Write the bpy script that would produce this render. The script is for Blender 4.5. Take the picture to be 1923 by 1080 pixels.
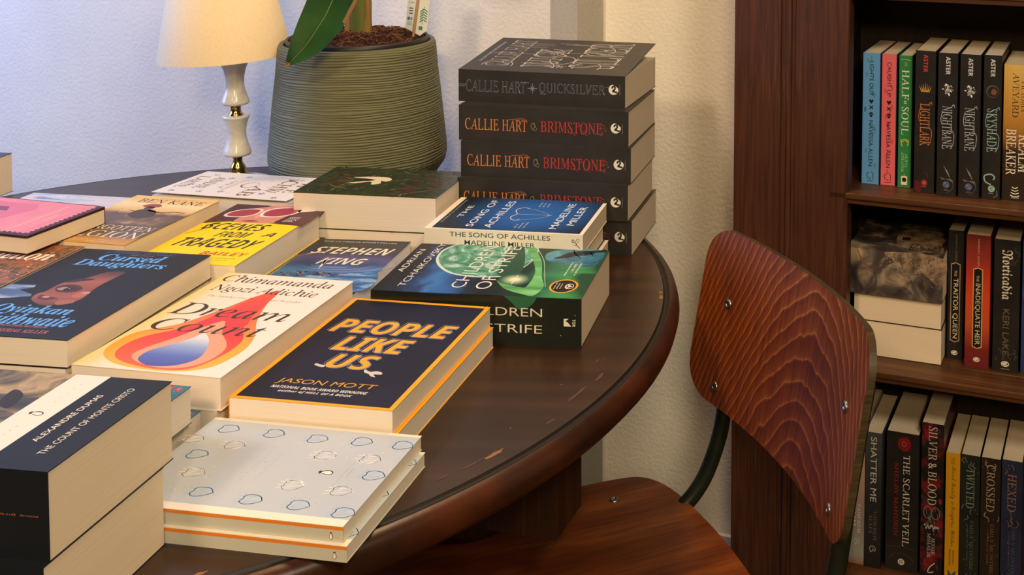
import bpy, bmesh, math, random
from mathutils import Matrix, Vector
from math import sin, cos, pi, radians

for o in list(bpy.data.objects):
    bpy.data.objects.remove(o)
S = bpy.context.scene
COL = S.collection
random.seed(7)

# ------------------------------------------------------------------ camera
cam = bpy.data.cameras.new('camera')
cam.sensor_width = 36.0
cam.lens = 2152.86 / 1923 * 36.0
cam.shift_x = -(1387.1 - 961.5) / 1923
cam.shift_y = -(540 + 143.6) / 1923
cam.clip_start = .02
cam_o = bpy.data.objects.new('camera', cam)
COL.objects.link(cam_o)
cam_o.matrix_world = (Matrix.Translation((0, 0, 1.279)) @ Matrix.Rotation(pi / 2 - .05558, 4, 'X')
                      @ Matrix.Rotation(.00841, 4, 'Z'))
S.camera = cam_o

# ------------------------------------------------------------------ world, lights, exposure
S.view_settings.view_transform = 'Standard'
S.view_settings.look = 'None'
S.view_settings.gamma = 1.0
S.view_settings.use_curve_mapping = False
S.view_settings.exposure = 0.0
W = bpy.data.worlds.new('world')
S.world = W
W.use_nodes = True
W.node_tree.nodes['Background'].inputs[0].default_value = (1.0, .80, .62, 1)
W.node_tree.nodes['Background'].inputs[1].default_value = .02


def area(name, loc, target, sx, sy, power, col):
    l = bpy.data.lights.new(name, 'AREA')
    l.shape = 'RECTANGLE'
    l.size, l.size_y, l.energy, l.color = sx, sy, power, col
    o = bpy.data.objects.new(name, l)
    COL.objects.link(o)
    o.location = loc
    d = Vector(target) - Vector(loc)
    o.rotation_euler = d.to_track_quat('-Z', 'Y').to_euler()
    return o


def bulb(name, loc, power, col, r):
    l = bpy.data.lights.new(name, 'POINT')
    l.energy, l.color, l.shadow_soft_size = power, col, r
    o = bpy.data.objects.new(name, l)
    COL.objects.link(o)
    o.location = loc
    return o


area('window_daylight', (-2.50, 1.72, 1.62), (-.6, 1.25, 1.1), 1.1, 1.3, 49.5, (.31, .49, 1.0))
bulb('ceiling_lamp_warm', (-1.0, -.6, 2.4), 92, (1.0, .70, .42), .14)
bulb('ceiling_lamp_right', (.75, -.5, 2.5), 118, (1.0, .86, .62), .25)
bulb('added_fill_behind', (.2, -1.8, 2.3), 125, (1.0, .72, .37), .2)  # extra warm fill added behind the camera, no visible fixture
bulb('added_wall_fill', (-.13, 1.43, 2.3), 46, (1.0, .66, .36), .1)  # unseen fill light added to brighten the right-hand wall

# ------------------------------------------------------------------ materials


def lin(c):
    if isinstance(c, str):
        c = tuple(int(c[i:i + 2], 16) / 255 for i in (0, 2, 4))
    return tuple(((x + .055) / 1.055) ** 2.4 if x > .04045 else x / 12.92 for x in c) + (1.0,)


MATS = {}


def mat(name, col=None, rough=.5, metal=0.0, spec=.5, coat=0.0):
    if name in MATS:
        return MATS[name]
    m = bpy.data.materials.new(name)
    m.use_nodes = True
    b = m.node_tree.nodes['Principled BSDF']
    if col is not None:
        b.inputs['Base Color'].default_value = lin(col)
    b.inputs['Roughness'].default_value = rough
    b.inputs['Metallic'].default_value = metal
    b.inputs['Specular IOR Level'].default_value = spec
    b.inputs['Coat Weight'].default_value = coat
    MATS[name] = m
    return m


def P(col, rough=.45):
    """flat printing ink"""
    return mat('ink_%s' % col, col, rough, spec=.3)


def ramp(nt, stops, interp='LINEAR'):
    r = nt.nodes.new('ShaderNodeValToRGB')
    r.color_ramp.interpolation = interp
    el = r.color_ramp.elements
    while len(el) < len(stops):
        el.new(.5)
    for e, (p, c) in zip(el, stops):
        e.position = p
        e.color = lin(c)
    return r


def coords(nt, scale=(1, 1, 1), rot=(0, 0, 0), loc=(0, 0, 0)):
    tc = nt.nodes.new('ShaderNodeTexCoord')
    mp = nt.nodes.new('ShaderNodeMapping')
    mp.inputs['Scale'].default_value = scale
    mp.inputs['Rotation'].default_value = rot
    mp.inputs['Location'].default_value = loc
    nt.links.new(tc.outputs['Object'], mp.inputs['Vector'])
    return mp


def noisy(name, stops, scale=(1, 1, 1), nscale=5.0, detail=4, dist=0.0, rough=.45, bump=0.0, bscale=None, spec=.4,
          rot=(0, 0, 0), metal=0, bdist=.001, coat=0.0, nrough=.55, loc=(0, 0, 0)):
    if name in MATS:
        return MATS[name]
    m = mat(name, 'ffffff', rough, metal, spec, coat)
    nt = m.node_tree
    b = nt.nodes['Principled BSDF']
    mp = coords(nt, scale, rot, loc)
    n = nt.nodes.new('ShaderNodeTexNoise')
    n.inputs['Scale'].default_value = nscale
    n.inputs['Detail'].default_value = detail
    n.inputs['Distortion'].default_value = dist
    n.inputs['Roughness'].default_value = nrough
    nt.links.new(mp.outputs[0], n.inputs['Vector'])
    r = ramp(nt, stops)
    nt.links.new(n.outputs['Fac'], r.inputs[0])
    nt.links.new(r.outputs[0], b.inputs['Base Color'])
    if bump:
        bn = nt.nodes.new('ShaderNodeBump')
        bn.inputs['Strength'].default_value = bump
        bn.inputs['Distance'].default_value = bdist
        src = n
        if bscale:
            src = nt.nodes.new('ShaderNodeTexNoise')
            src.inputs['Scale'].default_value = bscale
            src.inputs['Detail'].default_value = 3
            nt.links.new(mp.outputs[0], src.inputs['Vector'])
        nt.links.new(src.outputs['Fac'], bn.inputs['Height'])
        nt.links.new(bn.outputs[0], b.inputs['Normal'])
    return m


def gradient(name, axis, v0, v1, stops, rough=.45, wob=0.0, wscale=30, spec=.3):
    """printed colour blend along one axis of the part, optionally cloudy"""
    if name in MATS:
        return MATS[name]
    m = mat(name, 'ffffff', rough, spec=spec)
    nt = m.node_tree
    b = nt.nodes['Principled BSDF']
    mp = coords(nt)
    sp = nt.nodes.new('ShaderNodeSeparateXYZ')
    nt.links.new(mp.outputs[0], sp.inputs[0])
    mr = nt.nodes.new('ShaderNodeMapRange')
    mr.inputs['From Min'].default_value = v0
    mr.inputs['From Max'].default_value = v1
    nt.links.new(sp.outputs['XYZ'.index(axis)], mr.inputs['Value'])
    out = mr.outputs[0]
    if wob:
        n = nt.nodes.new('ShaderNodeTexNoise')
        n.inputs['Scale'].default_value = wscale
        n.inputs['Detail'].default_value = 5
        n.inputs['Distortion'].default_value = 1.0
        nt.links.new(mp.outputs[0], n.inputs['Vector'])
        ma = nt.nodes.new('ShaderNodeMath')
        ma.operation = 'MULTIPLY_ADD'
        ma.inputs[1].default_value = wob
        nt.links.new(n.outputs['Fac'], ma.inputs[0])
        nt.links.new(out, ma.inputs[2])
        sb = nt.nodes.new('ShaderNodeMath')
        sb.operation = 'SUBTRACT'
        sb.inputs[1].default_value = wob * .5
        nt.links.new(ma.outputs[0], sb.inputs[0])
        out = sb.outputs[0]
    r = ramp(nt, stops)
    nt.links.new(out, r.inputs[0])
    nt.links.new(r.outputs[0], b.inputs['Base Color'])
    return m


def radial(name, c, rad, stops, rough=.45, squash=(1, 1, 1)):
    """printed colour blend outward from a centre"""
    if name in MATS:
        return MATS[name]
    m = mat(name, 'ffffff', rough, spec=.3)
    nt = m.node_tree
    sc = [squash[i] / rad for i in range(3)]
    mp = coords(nt, sc, loc=[-c[i] * sc[i] for i in range(3)])
    ln = nt.nodes.new('ShaderNodeVectorMath')
    ln.operation = 'LENGTH'
    nt.links.new(mp.outputs[0], ln.inputs[0])
    r = ramp(nt, stops)
    nt.links.new(ln.outputs['Value'], r.inputs[0])
    nt.links.new(r.outputs[0], nt.nodes['Principled BSDF'].inputs['Base Color'])
    return m


def pages_mat(name, a, b):
    return noisy(name, [(.3, a), (.7, b)], scale=(6, 6, 1500), nscale=1.0, detail=2, rough=.85, spec=.15, bump=.12, bdist=.0003)


PAGE = pages_mat('cream_pages', 'e6d8c6', 'eee2d2')
PAGE_OLD = pages_mat('tan_pages', 'e2ceb4', 'ead9c2')
PAGE_PALE = pages_mat('pale_pages', 'e2d9ce', 'ece4da')

PLASTER = noisy('painted_plaster', [(.3, 'dedad2'), (.7, 'e6e2da')], nscale=7, rough=.75, bump=.55, bscale=150, bdist=.0022, spec=.25)


def wood(name, dark, mid, light, along='Z', s=1.0, rough=.5, worn=None, bump=.3, spec=.4, coat=0.0):
    """streaky dark timber; worn = colour of fine scratches along the grain"""
    if name in MATS:
        return MATS[name]
    m = mat(name, mid, rough, spec=spec, coat=coat)
    nt = m.node_tree
    b = nt.nodes['Principled BSDF']
    sc = {'X': (1.2, 30, 30), 'Y': (30, 1.2, 30), 'Z': (30, 30, 1.2)}[along]
    mp = coords(nt, tuple(v * s for v in sc))
    n = nt.nodes.new('ShaderNodeTexNoise')
    n.inputs['Scale'].default_value = 2.2
    n.inputs['Detail'].default_value = 6
    n.inputs['Distortion'].default_value = .6
    nt.links.new(mp.outputs[0], n.inputs['Vector'])
    r = ramp(nt, [(.28, dark), (.5, mid), (.74, light)])
    nt.links.new(n.outputs['Fac'], r.inputs[0])
    out = r.outputs[0]
    sc2 = {'X': (4, 330, 330), 'Y': (330, 4, 330), 'Z': (330, 330, 4)}[along]
    mp2 = coords(nt, tuple(v * s for v in sc2))
    n2 = nt.nodes.new('ShaderNodeTexNoise')
    n2.inputs['Scale'].default_value = 1.0
    n2.inputs['Detail'].default_value = 3
    nt.links.new(mp2.outputs[0], n2.inputs['Vector'])
    if worn:
        r2 = ramp(nt, [(.60, (0, 0, 0)), (.72, (1, 1, 1))])
        n3 = nt.nodes.new('ShaderNodeTexNoise')
        n3.inputs['Scale'].default_value = 9
        mp3 = coords(nt)
        nt.links.new(mp3.outputs[0], n3.inputs['Vector'])
        r3 = ramp(nt, [(.42, (0, 0, 0)), (.68, (1, 1, 1))])
        nt.links.new(n3.outputs['Fac'], r3.inputs[0])
        nt.links.new(n2.outputs['Fac'], r2.inputs[0])
        mu = nt.nodes.new('ShaderNodeMath')
        mu.operation = 'MULTIPLY'
        nt.links.new(r2.outputs[0], mu.inputs[0])
        nt.links.new(r3.outputs[0], mu.inputs[1])
        mx = nt.nodes.new('ShaderNodeMix')
        mx.data_type = 'RGBA'
        nt.links.new(mu.outputs[0], mx.inputs['Factor'])
        nt.links.new(out, mx.inputs['A'])
        mx.inputs['B'].default_value = lin(worn)
        out = mx.outputs['Result']
    nt.links.new(out, b.inputs['Base Color'])
    bn = nt.nodes.new('ShaderNodeBump')
    bn.inputs['Strength'].default_value = bump
    bn.inputs['Distance'].default_value = .0006
    nt.links.new(n2.outputs['Fac'], bn.inputs['Height'])
    nt.links.new(bn.outputs[0], b.inputs['Normal'])
    return m


# ------------------------------------------------------------------ mesh building
class MB:
    """collects shapes into ONE mesh object with several materials"""

    def __init__(s):
        s.v, s.f, s.m, s.mats, s.smooth = [], [], [], [], []

    def mi(s, m):
        if m not in s.mats:
            s.mats.append(m)
        return s.mats.index(m)

    def add(s, verts, faces, m, smooth=False):
        k = len(s.v)
        s.v += [tuple(v) for v in verts]
        i = s.mi(m)
        for f in faces:
            s.f.append(tuple(k + a for a in f))
            s.m.append(i)
            s.smooth.append(smooth)

    def box(s, x0, x1, y0, y1, z0, z1, m):
        v = [(x, y, z) for z in (z0, z1) for y in (y0, y1) for x in (x0, x1)]
        s.add(v, [(0, 2, 3, 1), (4, 5, 7, 6), (0, 1, 5, 4), (2, 6, 7, 3), (0, 4, 6, 2), (1, 3, 7, 5)], m)

    def prism(s, prof, a, b, axis, m, smooth=False):
        """closed 2D profile swept along an axis (0,1,2) from a to b"""
        n = len(prof)

        def pt(p, t):
            q = list(p)
            q.insert(axis, t)
            return q
        v = [pt(p, a) for p in prof] + [pt(p, b) for p in prof]
        f = [(i, (i + 1) % n, n + (i + 1) % n, n + i) for i in range(n)]
        s.add(v, f, m, smooth)
        s.add(v, [tuple(range(n))[::-1], tuple(range(n, 2 * n))], m)

    def lathe(s, prof, m, n=64, c=(0, 0), cap=True, axis_pts=None):
        v, f = [], []
        for k, (r, z) in enumerate(prof):
            ox, oy = c if axis_pts is None else axis_pts(z)
            for i in range(n):
                a = 2 * pi * i / n
                v.append((ox + r * cos(a), oy + r * sin(a), z))
        for k in range(len(prof) - 1):
            for i in range(n):
                j = (i + 1) % n
                f.append((k * n + i, k * n + j, (k + 1) * n + j, (k + 1) * n + i))
        s.add(v, f, m, True)
        if cap:
            s.add(v[:n], [tuple(range(n))[::-1]], m)
            s.add(v[-n:], [tuple(range(n))], m)

    def tube(s, pts, r, m, n=12, flat=1.0, cap=True):
        pts = [Vector(p) for p in pts]
        v, f = [], []
        up = Vector((0, 0, 1))
        for i, p in enumerate(pts):
            t = (pts[min(i + 1, len(pts) - 1)] - pts[max(i - 1, 0)]).normalized()
            a = t.cross(up)
            a = Vector((1, 0, 0)) if a.length < 1e-3 else a.normalized()
            b = a.cross(t).normalized()
            rr = r[i] if isinstance(r, (list, tuple)) else r
            for k in range(n):
                q = 2 * pi * k / n
                v.append(p + a * (cos(q) * rr) + b * (sin(q) * rr * flat))
        for i in range(len(pts) - 1):
            for k in range(n):
                j = (k + 1) % n
                f.append((i * n + k, i * n + j, (i + 1) * n + j, (i + 1) * n + k))
        s.add(v, f, m, True)
        if cap:
            s.add(v[:n], [tuple(range(n))[::-1]], m)
            s.add(v[-n:], [tuple(range(n))], m)

    def build(s, name, parent=None, bevel=0.0, seg=2):
        me = bpy.data.meshes.new(name)
        me.from_pydata(s.v, [], s.f)
        for m in s.mats:
            me.materials.append(m)
        me.polygons.foreach_set('material_index', s.m)
        me.polygons.foreach_set('use_smooth', s.smooth)
        me.update()
        o = bpy.data.objects.new(name, me)
        COL.objects.link(o)
        if parent:
            o.parent = parent
        if bevel:
            b = o.modifiers.new('soft_edges', 'BEVEL')
            b.width, b.segments, b.limit_method, b.angle_limit = bevel, seg, 'ANGLE', radians(40)
        return o


def tag(o, label, cat, group=None, kind=None):
    if label:
        o['label'] = label
    if cat:
        o['category'] = cat
    if group:
        o['group'] = group
    if kind:
        o['kind'] = kind
    return o


def thing(name, label, cat, mtx, group=None):
    o = bpy.data.objects.new(name, None)
    o.empty_display_size = .03
    COL.objects.link(o)
    o.matrix_world = mtx
    return tag(o, label, cat, group)


def spline(pts, n=8, closed=False):
    """Catmull-Rom through 2D or 3D points"""
    P_ = [Vector(p) for p in pts]
    out = []
    N = len(P_)
    for i in range(N if closed else N - 1):
        p0 = P_[(i - 1) % N] if closed or i > 0 else P_[i]
        p1, p2 = P_[i], P_[(i + 1) % N]
        p3 = P_[(i + 2) % N] if closed or i + 2 < N else p2
        for k in range(n):
            t = k / n
            out.append(.5 * ((2 * p1) + (p2 - p0) * t + (2 * p0 - 5 * p1 + 4 * p2 - p3) * t * t
                             + (3 * p1 - p0 - 3 * p2 + p3) * t ** 3))
    if not closed:
        out.append(P_[-1])
    return [tuple(p) for p in out]


# ------------------------------------------------------------------ lettering
FONT = {  # key: (upper case start, lower case start, fattening, slant)
    'S': (None, None, 0, 0), 'F': (None, None, .006, 0), 'L': (None, None, -.006, 0),
    'SB': (0x1d5d4, 0x1d5ee, 0, 0), 'BI': (0x1d63c, 0x1d656, 0, 0), 'SI': (0x1d608, 0x1d622, 0, 0),
    'RB': (0x1d400, 0x1d41a, 0, 0), 'RI': (0x1d434, 0x1d44e, 0, 0), 'R': (0x1d434, 0x1d44e, 0, -.25),
    'RX': (0x1d468, 0x1d482, 0, -.12), 'SC': (0x1d4d0, 0x1d4ea, 0, 0), 'FR': (0x1d56c, 0x1d586, 0, 0),
}
_cache = {}


def glyphs(s, font, fat=0.0):
    k = (s, font, fat)
    if k in _cache:
        return _cache[k]
    up, lo, off, sh = FONT[font]
    r = ''
    for ch in s:
        if up and 'A' <= ch <= 'Z':
            r += chr(up + ord(ch) - 65)
        elif lo and 'a' <= ch <= 'z':
            r += '\u210e' if lo == 0x1d44e and ch == 'h' else chr(lo + ord(ch) - 97)
        else:
            r += ch
    c = bpy.data.curves.new('lettering', 'FONT')
    c.body, c.size, c.shear, c.offset, c.resolution_u = r, 1.0, sh, off + fat, 4
    o = bpy.data.objects.new('lettering', c)
    COL.objects.link(o)
    dg = bpy.context.evaluated_depsgraph_get()
    me = bpy.data.meshes.new_from_object(o.evaluated_get(dg))
    v = [(a.co.x, a.co.y) for a in me.vertices]
    f = [tuple(p.vertices) for p in me.polygons]
    bpy.data.objects.remove(o)
    bpy.data.curves.remove(c)
    bpy.data.meshes.remove(me)
    xs = [a[0] for a in v] or [0, 1]
    ys = [a[1] for a in v] or [0, 1]
    _cache[k] = (v, f, (min(xs), min(ys), max(xs), max(ys)))
    return _cache[k]


# ------------------------------------------------------------------ printed panels (covers, spines): slab + inks, all in millimetres
class Panel(MB):
    def __init__(s, fn, up, base):
        super().__init__()
        s.fn, s.up, s.lay = fn, up, 0
        s.base = base

    def at(s, p, k):
        q = Vector(s.fn(p[0] / 1000, p[1] / 1000))
        return q + Vector(s.up) * (.00002 + .000012 * k)

    def poly(s, pts, col, k=1):
        m = col if not isinstance(col, str) else P(col)
        v = [s.at(p, k) for p in pts]
        a = sum(pts[i][0] * pts[(i + 1) % len(pts)][1] - pts[(i + 1) % len(pts)][0] * pts[i][1] for i in range(len(pts)))
        f = tuple(range(len(pts)))
        s.add(v, [f if a > 0 else f[::-1]], m)

    def blob(s, pts, col, k=1, n=6):
        s.poly(spline(pts, n, True), col, k)

    def ell(s, x, y, rx, ry, col, k=1, rot=0, n=20):
        s.poly([(x + rx * cos(a) * cos(rot) - ry * sin(a) * sin(rot), y + rx * cos(a) * sin(rot) + ry * sin(a) * cos(rot))
                for a in [2 * pi * i / n for i in range(n)]], col, k)

    def rect(s, x0, y0, x1, y1, col, k=1):
        s.poly([(x0, y0), (x1, y0), (x1, y1), (x0, y1)], col, k)

    def line(s, pts, w, col, k=1, smooth=0):
        if smooth:
            pts = spline(pts, smooth)
        m = col if not isinstance(col, str) else P(col)
        pts = [Vector(p[:2]) for p in pts]
        v = []
        for i, p in enumerate(pts):
            t = pts[min(i + 1, len(pts) - 1)] - pts[max(i - 1, 0)]
            t = t.normalized() if t.length > 1e-9 else Vector((1, 0))
            ww = w[min(i * len(w) // len(pts), len(w) - 1)] if isinstance(w, (list, tuple)) else w
            nrm = Vector((-t.y, t.x)) * ww / 2
            v += [s.at(p - nrm, k), s.at(p + nrm, k)]
        s.add(v, [(2 * i, 2 * i + 2, 2 * i + 3, 2 * i + 1) for i in range(len(pts) - 1)], m)

    def frame(s, x0, y0, x1, y1, w, col, k=1):
        s.rect(x0, y0, x1, y0 + w, col, k)
        s.rect(x0, y1 - w, x1, y1, col, k)
        s.rect(x0, y0 + w, x0 + w, y1 - w, col, k)
        s.rect(x1 - w, y0 + w, x1, y1 - w, col, k)

    def text(s, t, font, x0, y0, x1, y1, col, k=2, skew=0.0, fat=0.0, ref=0.0):
        """lettering fitted to a box; ref = fattening whose outline defines the fit"""
        v, f, _ = glyphs(t, font, fat)
        bx = glyphs(t, font, ref)[2]
        sx, sy = (x1 - x0) / max(bx[2] - bx[0], 1e-6), (y1 - y0) / max(bx[3] - bx[1], 1e-6)
        m = col if not isinstance(col, str) else P(col)
        s.add([s.at((x0 + (a - bx[0]) * sx + (b - bx[1]) * sy * skew, y0 + (b - bx[1]) * sy), k) for a, b in v], f, m)

    def vtext(s, t, font, x0, y0, x1, y1, col, k=2, fat=0.0):
        """lettering turned a quarter so that it reads towards -y, fitted to a box"""
        v, f, bx = glyphs(t, font, fat)
        sx, sy = (y1 - y0) / max(bx[2] - bx[0], 1e-6), (x1 - x0) / max(bx[3] - bx[1], 1e-6)
        m = col if not isinstance(col, str) else P(col)
        s.add([s.at((x0 + (b - bx[1]) * sy, y1 - (a - bx[0]) * sx), k) for a, b in v], f, m)


def scribble(p, x0, y0, x1, y1, col, k=3, seed=1):
    """a line of print too small to read: uneven dashes"""
    r = random.Random(seed + int(x0 * 7 + y0))
    x, h = x0, y1 - y0
    while x < x1:
        w = r.uniform(.35, 1.1) * h
        p.rect(x, y0 + r.uniform(0, .15) * h, min(x + w * .55, x1), y1 - r.uniform(0, .45) * h, col, k)
        x += w * (1.0 if r.random() < .85 else 1.8)


def penguin(p, x, y, h, rot=0.0, oval=None, k=2, body='1d1c1c', belly='efe8da'):
    """small standing-bird publisher mark"""
    def R(pts):
        return [(x + (a * cos(rot) - b * sin(rot)) * h, y + (a * sin(rot) + b * cos(rot)) * h) for a, b in pts]
    if oval:
        p.poly(R([(.46 * cos(t), .64 * sin(t)) for t in [2 * pi * i / 24 for i in range(24)]]), oval, k)
    p.poly(spline(R([(-.02, .5), (.14, .44), (.12, .28), (.26, .02), (.22, -.3), (.08, -.46), (-.14, -.46), (-.24, -.25),
                     (-.2, .05), (-.1, .25), (-.22, .36), (-.12, .42)]), 4, True), body, k + 1)
    p.poly(spline(R([(.0, .30), (.12, .10), (.17, -.12), (.13, -.30), (.0, -.41), (-.14, -.36), (-.19, -.18), (-.14, .06), (-.07, .24)]), 4, True), belly, k + 2)


def swirl(p, x, y, r, col, base, k=2):
    """round white publisher mark with a dark curl through it"""
    p.ell(x, y, r, r, col, k, n=28)
    p.blob([(x - .1 * r, y + .95 * r), (x + .55 * r, y + .6 * r), (x + 1.1 * r, y + .2 * r), (x + 1.1 * r, y + 1.2 * r), (x + .4 * r, y + 1.3 * r)], base, k + 1)
    p.line([(x - .35 * r, y + .25 * r), (x - .1 * r, y + .62 * r), (x + .3 * r, y + .5 * r), (x + .25 * r, y + .1 * r), (x + .05 * r, y - .1 * r),
            (x + .3 * r, y - .45 * r), (x + .8 * r, y - .5 * r)], r * .32, base, k + 2, 5)
    p.ell(x - .05 * r, y - .3 * r, r * .24, r * .24, base, k + 2)


# ------------------------------------------------------------------ books
CT = .0006


def book(label, mtx, Wd, Ht, T, art, group=None, spine_art=None, pages=PAGE, lift=0.0, name='paperback_book', board=CT, drop=0.0, cat='book'):
    """x spine -> fore edge, y foot -> head, z back -> front. art / spine_art: (base material, painter)"""
    t = thing(name, label, cat, mtx, group)
    base, paint = art
    sbase, spaint = spine_art or art[:1] + (None,)
    pb = MB()
    pb.box(CT, Wd - .0008, .0006, Ht - .0006, CT, T - board - drop, pages)
    pb.build('page_block', t)
    tl = math.tan(lift)

    def fn(x, y):
        return (x, y, T + tl * max(0.0, x - .004))
    fc = Panel(fn, (0, 0, 1), base)
    nx = 6
    for i in range(nx):
        x0, x1 = Wd * i / nx, Wd * (i + 1) / nx
        v = []
        for z in (-board, 0):
            for (a, b) in ((x0, 0), (x1, 0), (x1, Ht), (x0, Ht)):
                q = fn(a, b)
                v.append((q[0], q[1], q[2] + z))
        fs = [(0, 3, 2, 1), (4, 5, 6, 7), (0, 1, 5, 4), (2, 3, 7, 6)]
        if i == 0:
            fs.append((3, 0, 4, 7))
        if i == nx - 1:
            fs.append((1, 2, 6, 5))
        fc.add(v, fs, base)
    if paint:
        paint(fc, Wd * 1000, Ht * 1000)
    fc.build('front_cover', t)
    bc = MB()
    bc.box(0, Wd, 0, Ht, 0, CT, sbase)
    bc.build('back_cover', t)
    sp = Panel(lambda a, h: (0.0, Ht - a, h), (-1, 0, 0), sbase)
    sp.box(0, CT, 0, Ht, CT, T - board, sbase)
    if spaint:
        spaint(sp, Ht * 1000, T * 1000)
    sp.build('spine', t)
    return t


def lay(orient, x, y, th, L, Wd, z):
    """lying book from its near-left corner: p = foot towards us, s = spine towards us, f = fore edge towards us"""
    c, s = cos(th), sin(th)
    if orient == 'p':
        o, a = (x, y), th
    elif orient == 's':
        o, a = (x + L * c, y + L * s), th + pi / 2
    else:
        o, a = (x - Wd * s, y + Wd * c), th - pi / 2
    return Matrix.Translation((o[0], o[1], z)) @ Matrix.Rotation(a, 4, 'Z')


TZ = .745          # table top height
PSI = .3232        # the shelf wall is turned by this angle
UX = Vector((cos(PSI), -sin(PSI), 0))
NX = Vector((sin(PSI), cos(PSI), 0))


def room(u, d, z=0.0):
    return UX * u + NX * d + Vector((0, 0, z))


def room_mtx(u, d, z):
    m = Matrix.Identity(4)
    m.col[0][:3], m.col[1][:3], m.col[2][:3], m.col[3][:3] = UX, NX, (0, 0, 1), room(u, d, z)
    return m


def stand(u, d, z, lean=0.0):
    """upright book, spine towards the room"""
    m = Matrix.Identity(4)
    m.col[0][:3], m.col[1][:3], m.col[2][:3], m.col[3][:3] = NX, (0, 0, 1), UX, room(u, d, z)
    return m @ Matrix.Rotation(lean, 4, 'X')


# ------------------------------------------------------------------ the room
def wall(name, u0, d0, u1, d1, z0, z1, thick, m=PLASTER):
    b = MB()
    L = math.hypot(u1 - u0, d1 - d0)
    b.box(0, L, 0, thick, z0, z1, m)
    o = b.build(name)
    a, e = room(u0, d0), room(u1, d1)
    x = (e - a).normalized()
    y = Vector((-x.y, x.x, 0))
    mm = Matrix.Identity(4)
    mm.col[0][:3], mm.col[1][:3], mm.col[2][:3], mm.col[3][:3] = x, y, (0, 0, 1), a
    o.matrix_world = mm
    return tag(o, None, None, kind='structure')


wall('wall_left', -3.4, 1.70, -.849, 1.70, 0, 2.75, .10)
wall('wall_center', -.849, 1.70, -.849, 1.81, 0, 2.75, .05)
wall('wall_right', -.849, 1.81, 2.2, 1.81, 0, 2.75, .12)
fl = MB()
fl.box(-4.2, 3.2, -2.6, 2.9, -.05, 0, noisy('worn_floorboards', [(.3, '3a2517'), (.7, '5a3c25')], scale=(2, 30, 1), nscale=2, rough=.5))
tag(fl.build('floor'), None, None, kind='structure')
bb = MB()
bb.prism([(0, 0), (.016, 0), (.016, .11), (.008, .125), (0, .125)], 0, .36, 0, mat('white_gloss', 'dcd8ce', .4))
o = bb.build('baseboard_right')
o.matrix_world = room_mtx(-.84, 1.7935, 0)
tag(o, None, None, kind='structure')

# ------------------------------------------------------------------ round table
TW = wood('dark_table_wood', '22130b', '301c11', '3e2616', 'X', .45, rough=.3, bump=.06, spec=.5)
TWE = noisy('worn_table_edge', [(.35, '23150c'), (.55, '3a1d10'), (.75, '5a2a15')], nscale=9, detail=5, rough=.33, bump=.25, bscale=60, bdist=.001)
TC = (-.696, 1.3445)
tb = thing('round_table', 'round dark brown wooden table with a moulded edge, covered in books', 'table', Matrix.Translation((TC[0], TC[1], 0)))
m_ = MB()
m_.lathe([(0.0001, TZ - .042), (.592, TZ - .042), (.604, TZ - .041), (.618, TZ - .035), (.626, TZ - .026), (.6285, TZ - .016), (.6265, TZ - .008),
          (.622, TZ - .003), (.6165, TZ - .0012)], TWE, 160, cap=False)
m_.lathe([(.6165, TZ - .0012), (.6135, TZ - .0022), (.6112, TZ - .0034), (.6095, TZ - .0022), (.6085, TZ)], mat('table_groove', '120a06', .6), 160, cap=False)
m_.lathe([(.6085, TZ), (.3, TZ), (.0001, TZ)], TW, 160, cap=False)
wear = mat('bare_worn_wood', '86623c', .6)
wear2 = mat('scuffed_varnish', '4e3828', .5)
rr = random.Random(3)


def smear(a, r, la, lr, m, z=TZ + .0002):
    pts = []
    for i in range(12):
        t = 2 * pi * i / 12
        k = .6 + .8 * rr.random()
        aa = a + la * cos(t) * k / r
        q = r + lr * sin(t) * k
        pts.append((q * cos(aa), q * sin(aa), z))
    m_.add(pts, [tuple(range(12))], m)


for a, r, la, lr, m in [(-.33, .588, .012, .0018, wear2), (-.40, .585, .016, .0016, wear2), (-.62, .592, .010, .0022, wear), (-.66, .590, .012, .0014, wear2),
                        (-.71, .588, .006, .001, wear2), (-.92, .594, .011, .0016, wear2), (-.5, .594, .007, .001, wear2), (-1.05, .6, .006, .002, wear),
                        (.045, .606, .006, .0022, wear), (.07, .605, .005, .002, wear), (-.27, .57, .005, .0008, wear2), (-.26, .576, .004, .0006, wear2),
                        (-.38, .56, .0012, .0008, wear), (-.55, .57, .001, .0007, wear), (-1.0, .57, .0015, .0007, wear2), (-.83, .53, .001, .0008, wear2)]:
    smear(a, r, la, lr, m)
m_.build('table_top', tb)
m_ = MB()
m_.lathe([(.52, .655), (.535, .66), (.54, .70), (.54, .7025), (.50, .7025), (.50, .655), (.52, .655)], TWE, 96, cap=False)
m_.build('apron', tb)
m_ = MB()
m_.lathe([(.205, 0), (.21, .02), (.20, .045), (.13, .07), (.085, .12), (.07, .2), (.088, .34), (.075, .46), (.10, .60), (.13, .7025)], TWE, 40)
m_.build('pedestal', tb)
LEGW = wood('dark_leg_wood', '20130b', '2f1c10', '3c2515', 'Z', .6, rough=.4, worn='4a3420')
for ang in (-.26, 1.31, 2.88, 4.45):
    m_ = MB()
    c_, s_ = cos(ang), sin(ang)

    def q3(r, w, z):
        return (r * c_ - w * s_, r * s_ + w * c_, z)
    v = [q3(r, w, z) for z in (.558, .7025) for w in (-.035, .035) for r in (.43, .535)]
    m_.add(v, [(0, 2, 3, 1), (4, 5, 7, 6), (0, 1, 5, 4), (2, 6, 7, 3), (0, 4, 6, 2), (1, 3, 7, 5)], LEGW)
    m_.tube(spline([q3(r, 0, z) for r, z in [(.525, .665), (.47, .585), (.43, .548), (.36, .532), (.25, .53), (.06, .53)]], 3), .021, LEGW, 6, 1.1)
    m_.build('bracket', tb)

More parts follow.
